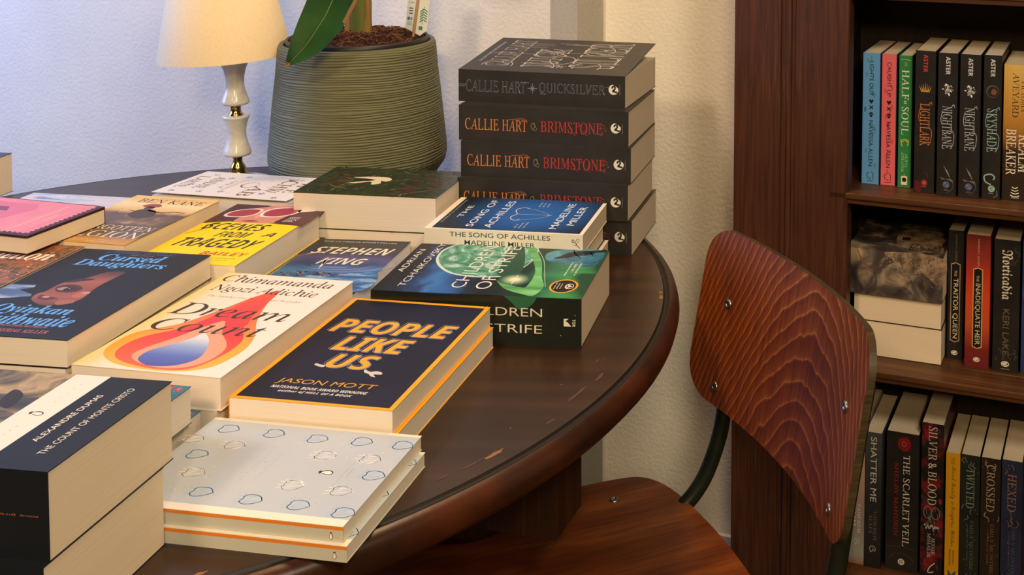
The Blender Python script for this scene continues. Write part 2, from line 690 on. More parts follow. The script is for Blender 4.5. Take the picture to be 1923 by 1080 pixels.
# ------------------------------------------------------------------ bookcase
BW = wood('dark_oak', '341a10', '452417', '55301f', 'Z', 3.0, rough=.5, worn='84583a', bump=.5)
BWX = wood('dark_oak_board', '38200f', '51301a', '6b4424', 'X', .8, rough=.45, worn='8f6a3c', bump=.3)
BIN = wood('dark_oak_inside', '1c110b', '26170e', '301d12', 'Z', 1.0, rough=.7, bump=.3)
bk = thing('bookcase', 'tall dark wooden bookcase with worn edges, standing against the right-hand wall', 'bookcase', room_mtx(-.5424, 1.605, 0))
m_ = MB()
prof = [(0, .0), (.0715, 0), (.0725, .004), (.0795, .004)]
prof += [(.084 + .0042 * cos(t), .0025 - .0035 * sin(t)) for t in [pi - pi * i / 8 for i in range(9)]]
prof += [(.0885, .004), (.0940, .004), (.095, 0), (.1725, 0), (.1745, .002), (.1745, .030), (0, .030)]
m_.prism(prof, 0, 2.3, 2, BW)
m_.build('stile', bk, bevel=.001)
m_ = MB()
m_.box(.0, .02, .030, .195, 0, 2.3, BW)
m_.build('side_panel', bk)
m_ = MB()
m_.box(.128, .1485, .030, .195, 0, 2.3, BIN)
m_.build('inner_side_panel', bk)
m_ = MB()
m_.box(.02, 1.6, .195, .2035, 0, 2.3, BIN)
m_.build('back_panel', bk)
for zt in (.2135, .539, .7975, 1.0975):
    m_ = MB()
    m_.prism([(.0, zt), (.0, zt - .0085), (.003, zt - .0098), (.004, zt - .0165), (.195, zt - .0165), (.195, zt)], .1487, 1.6, 0, BWX)
    m_.build('shelf_board', bk, bevel=.0008)
m_ = MB()
m_.box(.1487, 1.6, .02, .195, 0, .09, BW)
m_.build('plinth', bk)

# ------------------------------------------------------------------ chair
CH = Matrix.Translation((.046979, 1.257969, 0)) @ Matrix.Rotation(3.5479, 4, 'Z')
ch = thing('school_chair', 'brown plywood chair with a curved back on a dark green tube frame', 'chair', CH)


def plywood(name, k, c0, freq, wob, cols, arch=True):
    """flat-sawn veneer: growth lines are the level curves of a bent field"""
    m = mat(name, '7a3517', .40, spec=.22)
    nt = m.node_tree
    b = nt.nodes['Principled BSDF']

    def math_(op, a, b_=None, c=None):
        n = nt.nodes.new('ShaderNodeMath')
        n.operation = op
        for i_, v in enumerate((a, b_, c)):
            if v is None:
                continue
            if isinstance(v, (int, float)):
                n.inputs[i_].default_value = v
            else:
                nt.links.new(v, n.inputs[i_])
        return n.outputs[0]
    mp = coords(nt)
    sp = nt.nodes.new('ShaderNodeSeparateXYZ')
    nt.links.new(mp.outputs[0], sp.inputs[0])
    X, Y, Z = sp.outputs
    n = nt.nodes.new('ShaderNodeTexNoise')
    n.inputs['Scale'].default_value = 9
    n.inputs['Detail'].default_value = 3
    mp2 = coords(nt, (1, 1, .45) if arch else (.3, 1, 1))
    nt.links.new(mp2.outputs[0], n.inputs['Vector'])
    d = math_('SUBTRACT', Y if arch else X, c0)
    base = Z if arch else Y
    f = math_('ADD', base, math_('MULTIPLY', math_('MULTIPLY', d, d), k))
    f = math_('ADD', f, math_('MULTIPLY', n.outputs['Fac'], wob))
    n4 = nt.nodes.new('ShaderNodeTexNoise')
    n4.inputs['Scale'].default_value = 70
    n4.inputs['Detail'].default_value = 2
    nt.links.new(mp2.outputs[0], n4.inputs['Vector'])
    f = math_('ADD', f, math_('MULTIPLY', n4.outputs['Fac'], .006))
    fr = math_('FRACT', math_('MULTIPLY', f, freq))
    r = ramp(nt, cols)
    nt.links.new(fr, r.inputs[0])
    n2 = nt.nodes.new('ShaderNodeTexNoise')
    n2.inputs['Scale'].default_value = 1.0
    n2.inputs['Detail'].default_value = 4
    mp3 = coords(nt, (40, 260, 18) if arch else (18, 260, 40), (.25, 0, 0) if arch else (0, 0, 0))
    nt.links.new(mp3.outputs[0], n2.inputs['Vector'])
    r2 = ramp(nt, [(.3, 'a8a8a8'), (.7, 'ffffff')])
    nt.links.new(n2.outputs['Fac'], r2.inputs[0])
    n5 = nt.nodes.new('ShaderNodeTexNoise')
    n5.inputs['Scale'].default_value = 7
    nt.links.new(mp.outputs[0], n5.inputs['Vector'])
    r3 = ramp(nt, [(.3, 'b8a8a0'), (.7, 'ffffff')])
    nt.links.new(n5.outputs['Fac'], r3.inputs[0])
    out = r.outputs[0]
    for q, fac in ((r2, .8), (r3, .8)):
        mx = nt.nodes.new('ShaderNodeMix')
        mx.data_type = 'RGBA'
        mx.blend_type = 'MULTIPLY'
        mx.inputs['Factor'].default_value = fac
        nt.links.new(out, mx.inputs['A'])
        nt.links.new(q.outputs[0], mx.inputs['B'])
        out = mx.outputs['Result']
    nt.links.new(out, b.inputs['Base Color'])
    return m


PLY = plywood('beech_plywood_back', 6.5, .05, 40, .085,
              [(0, 'c27a3c'), (.06, 'ac5e26'), (.18, '944a19'), (.55, '883f14'), (.85, '7a350f'), (.95, '904818'), (1, 'c27a3c')])
PLYS = plywood('beech_plywood_seat', 1.2, .15, 16, .10,
               [(0, '8a4a1c'), (.2, '783a13'), (.5, '6a3010'), (.8, '7c3e15'), (1, '8a4a1c')], False)
EDGE = noisy('plywood_edge', [(.3, '2c2414'), (.7, '4c3c22')], scale=(5, 5, 60), nscale=8, rough=.5)
GREEN = noisy('dark_green_enamel', [(.3, '141a14'), (.7, '1d251c')], nscale=20, rough=.35)
STEEL = mat('screw_steel', '9a948c', .35, 1.0)
K = 1.09
BZ, AL, BWd, BH, BR, RC = .603, .1737, .3866 * K, .1948 * K, .6176 * K, .0407 * K


def back_pt(s, v, off=0.0):
    lat = (BR + 0) * sin(s / BR)
    fw = BR * (1 - cos(s / BR))
    nf, nl = cos(s / BR), -sin(s / BR)      # surface normal towards the sitter
    f = fw + nf * off
    l = lat + nl * off
    return Vector((f * cos(AL) - v * sin(AL), l, BZ + f * sin(AL) + v * cos(AL) + s * .0199))


def rr_outline(w, h, rc, n=9):
    out = []
    for cx, cy, a0 in ((w - rc, h - rc, 0), (-w + rc, h - rc, pi / 2), (-w + rc, rc, pi), (w - rc, rc, 1.5 * pi)):
        out += [(cx + rc * cos(a0 + pi / 2 * i / n), cy + rc * sin(a0 + pi / 2 * i / n)) for i in range(n + 1)]
    return out


def sheet(fn, outline, thick, m, me, name, parent, ns=26):
    """rounded board: vertical strips clipped to the outline, front, rear and rim"""
    xs = sorted(set([round(p[0], 5) for p in outline] + [min(p[0] for p in outline) + (max(p[0] for p in outline) - min(p[0] for p in outline)) * i / ns for i in range(ns + 1)]))
    clean = [xs[0]]
    for x in xs[1:]:
        if x - clean[-1] > .0008:
            clean.append(x)
    xs = clean

    def span(x):
        ys = []
        for i in range(len(outline)):
            (x0, y0), (x1, y1) = outline[i], outline[(i + 1) % len(outline)]
            if abs(x1 - x0) > 1e-9 and min(x0, x1) - 1e-6 <= x <= max(x0, x1) + 1e-6:
                ys.append(y0 + (y1 - y0) * (x - x0) / (x1 - x0))
        return min(ys), max(ys)
    b = MB()
    nv = 8
    F, R = [], []
    for x in xs:
        lo, hi = span(min(max(x, xs[0] + 1e-5), xs[-1] - 1e-5))
        F.append([fn(x, lo + (hi - lo) * k / nv, 0) for k in range(nv + 1)])
        R.append([fn(x, lo + (hi - lo) * k / nv, -thick) for k in range(nv + 1)])
    N = len(xs)
    idx = lambda i, k: i * (nv + 1) + k
    fv = [p for r_ in F for p in r_]
    rv = [p for r_ in R for p in r_]
    b.add(fv, [(idx(i, k), idx(i + 1, k), idx(i + 1, k + 1), idx(i, k + 1)) for i in range(N - 1) for k in range(nv)], m, True)
    b.add(rv, [(idx(i, k), idx(i, k + 1), idx(i + 1, k + 1), idx(i + 1, k)) for i in range(N - 1) for k in range(nv)], m, True)
    loopF = [F[i][0] for i in range(N)] + [F[N - 1][k] for k in range(1, nv + 1)] + [F[i][nv] for i in range(N - 2, -1, -1)] + [F[0][k] for k in range(nv - 1, 0, -1)]
    loopR = [R[i][0] for i in range(N)] + [R[N - 1][k] for k in range(1, nv + 1)] + [R[i][nv] for i in range(N - 2, -1, -1)] + [R[0][k] for k in range(nv - 1, 0, -1)]
    n = len(loopF)
    b.add(loopF + loopR, [(i, n + i, n + (i + 1) % n, (i + 1) % n) for i in range(n)], me, True)
    return b.build(name, parent)


sheet(back_pt, rr_outline(BWd / 2, BH, RC), .0075, PLY, EDGE, 'backrest', ch)


def screw(p, nrm, parent, r=.0062):
    b = MB()
    nrm = Vector(nrm).normalized()
    a = nrm.orthogonal().normalized()
    c = nrm.cross(a)
    rings = [(r, 0), (r, .0012), (r * .7, .002), (r * .4, .0019), (r * .36, .0006)]
    v = [Vector(p) + a * (q * cos(2 * pi * i / 16)) + c * (q * sin(2 * pi * i / 16)) + nrm * h for q, h in rings for i in range(16)]
    b.add(v, [(k * 16 + i, k * 16 + (i + 1) % 16, (k + 1) * 16 + (i + 1) % 16, (k + 1) * 16 + i) for k in range(4) for i in range(16)], STEEL, True)
    b.add(v[-16:], [tuple(range(16))], mat('screw_slot', '1a1512', .6))
    b.build('screw', parent)


for s_ in (-.1403 * K, .1403 * K):
    for v_ in (.0198 * K, .1148 * K):
        p0 = back_pt(s_, v_)
        screw(p0, back_pt(s_, v_, 1.0) - p0, ch)
SZ = .487


def seat_pt(x, y, off):
    dish = -.006 * math.exp(-((x - .22) / .15) ** 2 - (y / .14) ** 2)
    roll = -.02 * max(0, (x - .36) / .08) ** 2
    return Vector((x, y, SZ + dish + roll + off))


so = [(.036, -.0), (.038, -.06), (.046, -.125), (.055, -.172), (.067, -.203), (.083, -.222), (.105, -.2295), (.16, -.232), (.25, -.228), (.36, -.222), (.41, -.21), (.435, -.18), (.44, -.1)]
so = spline(so, 3) + spline([(x, -y) for x, y in so[::-1]], 3)
sheet(seat_pt, so, .011, PLYS, EDGE, 'seat', ch, 24)
for y_ in (-.187, .187):
    screw((.132, y_, SZ - .001), (0, 0, 1), ch)
for s_ in (-1, 1):
    b = MB()
    lat = .153 * s_
    up = [back_pt(lat, v, -.0178) for v in (.15, .09, .03)]
    pts = [tuple(p) for p in up] + [(.002, lat, .575), (.014, lat, .535), (.030, lat, .503), (.055, lat, .478), (.09, lat, .4655), (.2, lat, .4655), (.32, lat, .4655),
                                     (.38, lat * 1.05, .45), (.40, lat * 1.1, .40), (.43, lat * 1.2, .02), (.431, lat * 1.2, .004)]
    b.tube(spline(pts, 4), .0098, GREEN, 12)
    b.build('frame_tube', ch)
    b = MB()
    b.tube([(.16, lat, .457), (.10, lat, .40), (.0, lat * 1.15, .10), (-.03, lat * 1.2, .004)], .0098, GREEN, 12)
    b.build('leg', ch)
b = MB()
b.tube([(.20, -.153, .4650), (.20, .153, .4650)], .0085, GREEN, 10)
b.build('crossbar', ch)

# ------------------------------------------------------------------ table lamp
LX, LY = -.7935, 1.80
lm = thing('table_lamp', 'small table lamp with cream shade on a white marble and brass stem', 'lamp', Matrix.Translation((LX, LY, TZ)))
MARB = noisy('white_marble', [(.3, 'c9c3b8'), (.55, 'e2ddd2'), (.75, 'efeae0')], nscale=28, detail=5, dist=1.2, rough=.18, spec=.5)
BRASS = mat('polished_brass', 'b8924e', .18, 1.0)


def lathe_part(name, prof, m, lean=-.022, n=48, parent=lm):
    b = MB()
    b.lathe([(r, z - TZ) for r, z in prof], m, n, axis_pts=lambda z: (lean * (z - .04), 0.0))
    return b.build(name, parent)


lathe_part('lamp_base', [(.052, .745), (.055, .749), (.055, .756), (.048, .762), (.03, .766)], MARB)
lathe_part('brass_collar', [(.03, .766), (.024, .769), (.014, .774), (.0118, .779), (.0122, .782), (.0102, .787), (.0072, .792), (.0066, .797), (.0082, .802), (.0082, .804)], BRASS)
lathe_part('marble_column', spline([(.0185, .804), (.0207, .8065), (.0203, .811), (.0172, .821), (.0142, .834), (.0138, .841), (.0152, .851), (.0183, .861), (.0205, .8655), (.0195, .868)], 4), MARB)
lathe_part('brass_collar', [(.0108, .868), (.0108, .8695), (.0085, .872), (.0075, .877), (.0078, .882), (.009, .8845), (.009, .8855)], BRASS)
lathe_part('marble_column', spline([(.0185, .8855), (.0207, .888), (.0203, .892), (.0172, .901), (.0142, .912), (.0136, .920), (.0145, .931), (.0172, .942), (.0203, .950), (.0205, .953)], 4), MARB)
lathe_part('lamp_socket', [(.013, .953), (.013, .958), (.011, .962), (.011, .995)], BRASS)
SHADE = noisy('cream_linen_shade', [(.3, 'e6d3b0'), (.7, 'eedcbb')], scale=(300, 300, 300), nscale=1, rough=.8, bump=.2, bdist=.0004, spec=.2)
b = MB()
b.lathe([(.0, 0), (.0, 0)], SHADE, 3, cap=False)
b = MB()
sh = [(.0985, .9615), (.0985, .9632), (.058, 1.168), (.0568, 1.168), (.0972, .9632), (.0972, .9615), (.0985, .9615)]
TI = Matrix.Rotation(-.05, 4, 'Y')
ax = Vector((-.018, 0, .0))
b.lathe([(r, z - .97) for r, z in sh], SHADE, 72, cap=False)
b.v = [tuple(TI @ Vector(v) + Vector((-.0175, 0, .97 - TZ))) for v in b.v]
b.build('lamp_shade', lm)
b = MB()
for k in range(3):
    a = 2 * pi * k / 3 + .4
    b.tube([(-.0045 + .0, 0, .995 - TZ), (-.018 + .07 * cos(a), .07 * sin(a), 1.1 - TZ)], .0012, BRASS, 6)
b.build('shade_carrier', lm)

# ------------------------------------------------------------------ potted plant
PX, PY = -.592, 1.775
pt = thing('potted_plant', 'large ribbed olive green plant pot with a thick stem and hanging leaf', 'plant', Matrix.Translation((PX, PY, TZ)))
POT = mat('olive_green_pot', '66674a', .6, spec=.35)
nt = POT.node_tree
mp = coords(nt, (4, 4, 150))
n1 = nt.nodes.new('ShaderNodeTexNoise')
n1.inputs['Scale'].default_value = 1.6
n1.inputs['Detail'].default_value = 2
n1.inputs['Distortion'].default_value = .4
nt.links.new(mp.outputs[0], n1.inputs['Vector'])
wv = nt.nodes.new('ShaderNodeTexWave')
wv.bands_direction = 'Z'
wv.inputs['Scale'].default_value = 1.05
wv.inputs['Distortion'].default_value = 7.0
wv.inputs['Detail'].default_value = 2
mp2 = coords(nt, (9, 9, 78))
nt.links.new(mp2.outputs[0], wv.inputs['Vector'])
ad = nt.nodes.new('ShaderNodeMath')
ad.operation = 'ADD'
nt.links.new(n1.outputs['Fac'], ad.inputs[0])
nt.links.new(wv.outputs['Fac'], ad.inputs[1])
bn = nt.nodes.new('ShaderNodeBump')
bn.inputs['Strength'].default_value = .55
bn.inputs['Distance'].default_value = .0022
nt.links.new(ad.outputs[0], bn.inputs['Height'])
nt.links.new(bn.outputs[0], nt.nodes['Principled BSDF'].inputs['Normal'])
r_ = ramp(nt, [(.3, '5f6044'), (.7, '6c6d50')])
nt.links.new(n1.outputs['Fac'], r_.inputs[0])
nt.links.new(r_.outputs[0], nt.nodes['Principled BSDF'].inputs['Base Color'])
b = MB()
b.lathe([(.094, 0), (.098, .002), (.119, .040), (.131, .058), (.1335, .069), (.1333, .082), (.1312, .103), (.1255, .161), (.1205, .204), (.1185, .231), (.1175, .2415),
         (.115, .2475), (.111, .2485), (.1085, .246), (.1065, .20)], POT, 128, cap=True)
b.build('pot', pt)
b = MB()
b.lathe([(.1062, .2), (.1062, .249), (.1055, .254), (.1035, .2545), (.1022, .252), (.1015, .2)], mat('black_liner', '1c1d1e', .45), 96, cap=False)
b.build('pot_liner', pt)
b = MB()
rs = random.Random(5)
SOIL = noisy('bark_soil', [(.25, '20120b'), (.5, '3c2417'), (.75, '5c3b26')], nscale=90, detail=4, rough=.95, bump=.8, bscale=160, bdist=.003, spec=.1)
FIB = [mat('coir_fibre_light', '7a4f30', .9), mat('coir_fibre_dark', '3a2115', .9), mat('coir_fibre_red', '5d3420', .9)]
N = 40
for i in range(1):
    v, f = [(0, 0, .262)], []
    for k in range(1, 13):
        for j in range(N):
            rad_ = .1015 * k / 12
            v.append((rad_ * cos(2 * pi * j / N), rad_ * sin(2 * pi * j / N), .262 - .012 * (k / 12) ** 2 + rs.uniform(-.0025, .0025)))
    f += [(0, 1 + j, 1 + (j + 1) % N) for j in range(N)]
    for k in range(11):
        f += [(1 + k * N + j, 1 + (k + 1) * N + j, 1 + (k + 1) * N + (j + 1) % N, 1 + k * N + (j + 1) % N) for j in range(N)]
    b.add(v, f, SOIL, True)
for i in range(420):
    rad_, a = .098 * math.sqrt(rs.random()), rs.uniform(0, 2 * pi)
    x, y = rad_ * cos(a), rad_ * sin(a)
    z = .262 - .012 * (rad_ / .1015) ** 2
    h = rs.uniform(0, pi)
    l = rs.uniform(.003, .011)
    dz = rs.uniform(-.001, .004)
    b.tube([(x - l * cos(h), y - l * sin(h), z + .001), (x, y, z + .003 + dz * .5), (x + l * cos(h), y + l * sin(h), z + .001 + dz)], .0007, rs.choice(FIB), 4, cap=False)
o = b.build('soil', pt)
o['kind'] = 'stuff'
STEM = noisy('green_stem', [(.3, '4c5a24'), (.6, '6d7434'), (.8, '7d7a3e')], scale=(20, 20, 3), nscale=3, rough=.45)
SHTH = noisy('dry_brown_sheath', [(.3, '6b5226'), (.7, '9a7c44')], scale=(60, 60, 4), nscale=3, rough=.6)
b = MB()
b.tube([(.003, 0, .245), (.004, 0, .30), (.008, 0, .42), (.012, 0, .60)], [.0185, .0165, .0155, .013], STEM, 20)
b.build('stem', pt)
b = MB()
b.tube([(.0145, -.006, .25), (.0155, -.004, .31), (.018, 0, .44), (.02, .006, .56)], [.009, .0075, .006, .004], SHTH, 12)
b.tube([(-.013, -.006, .25), (-.012, -.006, .275), (-.0095, -.004, .30)], [.008, .006, .002], SHTH, 10)
b.build('leaf_sheath', pt)
LEAF = noisy('glossy_leaf_green', [(.3, '1d3f20'), (.6, '2a5228'), (.8, '3a6230')], scale=(1, 1, 1), nscale=14, rough=.3, spec=.5)
RIB = mat('leaf_midrib', '6f8a4e', .4)
BROWN = mat('dry_leaf_edge', '8a6238', .7)


def leaf(left, right, depth, sag=.007, scorch=None):
    """blade between two edge curves given in (x, z) about the pot; depth = y along it"""
    def even(pts, n=30):
        q = [Vector(p) for p in spline(pts, 8)]
        d = [0.0]
        for a, b_ in zip(q, q[1:]):
            d.append(d[-1] + (b_ - a).length)
        out, k = [], 0
        for i in range(n):
            t = d[-1] * i / (n - 1)
            while k < len(q) - 2 and d[k + 1] < t:
                k += 1
            out.append(q[k].lerp(q[k + 1], (t - d[k]) / max(d[k + 1] - d[k], 1e-9)))
        return out
    L_, R_ = even(left), even(right)
    n = len(L_)
    b = MB()
    nw = 12
    V = []
    for i in range(n):
        t = i / (n - 1)
        for k in range(nw + 1):
            q = k / nw
            p = L_[i].lerp(R_[i], q)
            V.append((p.x, depth[0] + (depth[1] - depth[0]) * t + sag * (1 - abs(2 * q - 1)) ** .8, p.y))
    for i in range(n - 1):
        for k in range(nw):
            m = LEAF
            if i < 1 or (scorch and scorch[0] <= i <= scorch[1] and k >= nw - 1):
                m = BROWN
            b.add([V[a] for a in (i * (nw + 1) + k, (i + 1) * (nw + 1) + k, (i + 1) * (nw + 1) + k + 1, i * (nw + 1) + k + 1)], [(0, 1, 2, 3)], m, True)
    b.tube([Vector(V[i * (nw + 1) + nw // 2]) + Vector((0, -.0004, 0)) for i in range(1, n)], [.0004 + .0010 * i / n for i in range(1, n)], RIB, 6)
    o = b.build('leaf', pt)
    bm = bmesh.new()
    bm.from_mesh(o.data)
    bmesh.ops.remove_doubles(bm, verts=bm.verts, dist=1e-6)
    bm.to_mesh(o.data)
    bm.free()
    return o


def rel(p):
    return [(x + .5825 - .5825 - PX, z - TZ) for x, z in p]


leaf(rel([(-.637, .984), (-.634, .996), (-.630, 1.013), (-.624, 1.032), (-.617, 1.051), (-.608, 1.073), (-.598, 1.10), (-.58, 1.13), (-.545, 1.152)]),
     rel([(-.637, .984), (-.629, .9845), (-.616, .989), (-.599, .996), (-.583, 1.008), (-.569, 1.023), (-.557, 1.037), (-.548, 1.053), (-.542, 1.065), (-.536, 1.077), (-.532, 1.10), (-.541, 1.152)]),
     (-.177, -.165), scorch=(14, 18))
b = MB()
b.tube([(.050, -.162, 1.15 - TZ), (.046, -.14, 1.20 - TZ), (.028, -.06, 1.24 - TZ), (.012, 0, .585)], [.002, .003, .004, .006], STEM, 10)
b.build('leaf_stalk', pt)
leaf([(.30, .36), (.27, .42), (.22, .47), (.15, .53), (.06, .60), (.02, .62)], [(.30, .36), (.26, .37), (.19, .41), (.12, .46), (.05, .54), (.02, .60)], (.02, .0))
leaf([(-.22, .52), (-.24, .60), (-.20, .68), (-.12, .70), (-.04, .66), (.0, .62)], [(-.22, .52), (-.17, .53), (-.12, .56), (-.07, .58), (-.03, .59), (.0, .60)], (-.04, .0))

# plant care label pushed into the soil
tg = thing('plant_label', 'white plastic care label on a wooden stick in the pot soil', 'label', Matrix.Translation((-.5005, 1.770, 1.0)) @ Matrix.Rotation(.10, 4, 'Y'))
pn = Panel(lambda a, h: (a, .0, h), (0, -1, 0), mat('white_plastic', 'dfe3e0', .4))
tw_ = mat('white_plastic')
pn.prism([(-.0175, .012), (.006, .002), (.0165, .012), (.0165, .11), (-.0175, .11)], 0, .0008, 1, tw_)
GT = mat('leaflet_green', '2f7d58', .5)
for i in range(5):
    pn.line([(3.5, 23 + i * 4), (8, 27.5 + i * 4.2)], 1.6, GT, 1)
    pn.line([(14.5, 24.5 + i * 4), (9, 27.5 + i * 4.2)], 1.6, GT, 1)
pn.line([(7.5, 20), (8.8, 48)], .8, GT, 1)
pn.rect(-15.5, 17, -8, 23, 'a9cfd0', 1)
pn.rect(-15.5, 25, -12, 30, '3b6e8c', 1)
pn.rect(-11, 25, -8, 30, '6fa3a6', 1)
for i in range(3):
    pn.rect(-14, 35 + i * 4, -8, 36.6 + i * 4, '3a4a58', 1)
pn.rect(3, 11, 9, 17, '3d8a6a', 1)
scribble(pn, -15, 52, -6, 54, '5d6a70', 1)
pn.build('label_card', tg)
b = MB()
b.tube([(-.004, -.0022, -.015), (.001, -.0022, .12)], .0022, mat('stick_wood', 'b58d5a', .6), 8)
b.build('stick', tg)

# ------------------------------------------------------------------ book covers and spines
# --- five thick black paperbacks in a tall stack
BLK = noisy('matt_black_cover', [(.3, '2b2826'), (.7, '33302d')], nscale=30, rough=.42, spec=.35)
SIL = mat('silver_foil', 'd6d0c6', .5, .15)
SILB = mat('pewter_foil', '8f98a6', .5, .1)
ORA = gradient('orange_foil', 'Y', .02, .24, [(0, 'a03c30'), (.45, 'c8402e'), (.55, 'd8793c'), (1, 'd98a4a')])
REDF = mat('red_foil', 'b8342c', .45)


def silver_cover(p, w, h):
    p.text('THE NEW YORK TIMES BESTSELLER', 'S', 42, h - 15, 140, h - 11, 'a5b9c8')
    for t, x0, x1, y0, y1 in (('CALLIE HART', 24, 150, 180, 214), ('QUICK', 14, 112, 100, 160), ('SILVER', 30, 150, 28, 92)):
        p.text(t, 'R', x0, y0, x1, y1, SIL, 1, fat=.004, ref=-.004)
        p.text(t, 'R', x0, y0, x1, y1, BLK, 2, fat=-.012, ref=-.004)
    r = random.Random(2)
    for i in range(38):
        x = r.uniform(20, 148)
        y0 = r.uniform(18, 190)
        l = r.uniform(14, 50)
        p.line([(x, y0), (x + r.uniform(-.5, .5), min(y0 + l, h - 5))], .5, SIL if i % 3 else '6d5b52', 1)
    for x, y, q in ((28, 196, 22), (26, 136, 24), (60, 110, 18), (110, 70, 22), (92, 140, 20), (34, 66, 20)):
        p.line([(x + q * cos(a), y + q * sin(a)) for a in [pi * .2 + k * .25 for k in range(24)]], .9, SIL, 1)
    for k in range(8):
        a = k * pi / 4
        p.line([(92 + 2 * cos(a), 132 + 2 * sin(a)), (92 + 9 * cos(a), 132 + 9 * sin(a))], .8, SIL, 2)
    for x in (22, 34, 78):
        p.line([(x, h - 28), (x, h - 2)], .7, '6d5b52', 1)


def silver_spine(p, L, t):
    for s_, a0, a1 in (('CALLIE HART', 11, 99), ('QUICKSILVER', 118, 213)):
        p.text(s_, 'R', a0, 14.5, a1, 31, SILB, 1, fat=-.002)
        p.text(s_, 'R', a0, 14.5, a1, 31, BLK, 2, fat=-.017, ref=-.002)
    for k in range(8):
        a = k * pi / 4
        p.line([(108.5, 22.5), (108.5 + (7 if k % 2 == 0 else 4) * cos(a), 22.5 + (7 if k % 2 == 0 else 4) * sin(a))], .7, SILB, 2)
    p.line([(0, 24), (11, 24)], .6, SILB, 2)
    p.line([(0, 21.5), (9, 21.5)], .6, SILB, 2)
    p.line([(96, 30), (104, 30)], .5, SILB, 2)
    p.line([(213, 29), (217, 29)], .5, SILB, 2)
    swirl(p, 224.5, 26, 7, 'e9e2d5', BLK, 2)
    p.rect(233, 19, 234, 33, '6a6560', 2)


def ember_spine(p, L, t):
    p.text('CALLIE HART', 'R', 9, 15, 98, 31, ORA, 1, fat=-.001)
    p.text('BRIMSTONE', 'R', 117, 16, 204, 31.5, REDF, 1, fat=-.001)
    p.line([(105, 19), (103.5, 24), (106.5, 28), (109, 23), (106, 19), (111, 17)], .6, 'a98a5a', 1, 5)
    p.line([(108, 28), (110, 22), (112, 19)], .5, 'a98a5a', 1, 4)
    p.line([(72, 31), (92, 33), (97, 30)], .5, ORA, 1, 4)
    r = random.Random(4)
    for i in range(16):
        x, y = r.uniform(150, 207), r.uniform(13, 32)
        p.line([(x, y), (x + r.uniform(2, 6), y + r.uniform(-3, 3))], .5, REDF, 2)
    p.ell(208, 22, .8, .8, 'b8563a', 1)
    swirl(p, 222.3, 25.8, 7, 'e9e2d5', BLK, 2)
    p.rect(231, 18, 232, 32, '6a6560', 2)


def plain_black(p, w, h):
    p.text('BRIMSTONE', 'R', 20, h * .4, w - 18, h * .52, REDF, 1)


GRP = 'black paperbacks in the tall stack by the plant'
QS = [  # x, y, turn, length, depth, thickness, foot z
    (-.3765, 1.550, -.150, .239, .150, .0487), (-.3815, 1.545, -.148, .239, .150, .0487), (-.3785, 1.553, -.146, .239, .151, .0487),
    (-.3825, 1.559, -.159, .240, .154, .0487)]
qlab = ['thick black paperback at the bottom of the tall stack, standing on the table top',
        'thick black paperback second from the bottom of the tall stack, lettering half hidden',
        'thick black paperback in the middle of the tall stack, lettering fully in view',
        'thick black paperback with orange and red spine lettering directly beneath the topmost silver-lettered one']
z = TZ
for (x, y, th, L, Wd, T), lab in zip(QS, qlab):
    book(lab, lay('s', x, y, th, L, Wd, z), Wd, L, T, (BLK, plain_black), GRP, (BLK, ember_spine), PAGE_OLD)
    z += T
book('black paperback with silver line lettering and lifted cover, top of the tall stack', lay('s', -.3885, 1.583, -.188, .2408, .1609, z),
     .1609, .2408, .0450, (BLK, silver_cover), GRP, (BLK, silver_spine), PAGE_OLD, lift=.125)

# --- blue book with a white border and spine, three copies
WHT = mat('white_card', 'ece3d3', .45, spec=.3)
SEA = radial('blue_cover_glow', (.075, .085, .08), .12, [(0, '3574c0'), (.55, '2b62a8'), (.85, '1b3a60'), (1, '12202c')])


def song_cover(p, w, h):
    f0 = p.fn
    p.fn = lambda x, y: f0(x * w / 137.4, y * h / 198.4)
    w, h = 137.4, 198.4
    p.rect(3.6, 5, w - 3, h - 5, SEA, 1)
    p.text('THE', 'F', 48, 170.5, 97, 177.5, 'd9e2ea', 3)
    p.text('SONG OF', 'F', 14, 145, 124, 154.5, 'd9e2ea', 3)
    p.text('ACHILLES', 'F', 12, 121, 123, 131, 'd9e2ea', 3)
    p.text('MADELINE', 'F', 18, 39, 122.5, 48.5, 'd9e2ea', 3)
    p.text('MILLER', 'F', 34, 20.5, 111, 30, 'd9e2ea', 3)
    p.text('WINNER OF THE WOMEN’S PRIZE', 'S', 24, 188, 121, 190.5, '9fb4b4', 3)
    p.line([(47, 105), (58, 109), (70, 104.5), (80, 109), (90, 110), (97, 103), (95, 95)], 1.1, 'e6e0cf', 3, 6)
    p.line([(47, 105), (45, 99), (49, 95)], 1.1, 'e6e0cf', 3, 6)
    p.line([(95, 99), (88, 82), (70.5, 62), (55, 74), (45.5, 97)], .45, 'c9d4dc', 3, 3)
    p.line([(70, 105), (70.4, 62)], .5, 'e6e0cf', 3)
    p.poly([(70.4, 58), (68.6, 64), (72.2, 64)], 'e6e0cf', 3)
    for i in range(3):
        scribble(p, 104, 84 - i * 5.5, 123 - i * 2, 86.6 - i * 5.5, 'b9c8d6', 3)
        scribble(p, 16, 90 - i * 5.5, 30 + i * 5, 92.6 - i * 5.5, 'b9c8d6', 3)
    scribble(p, 70, 11, 110, 12.6, '3c566a', 3)
    p.fn = f0


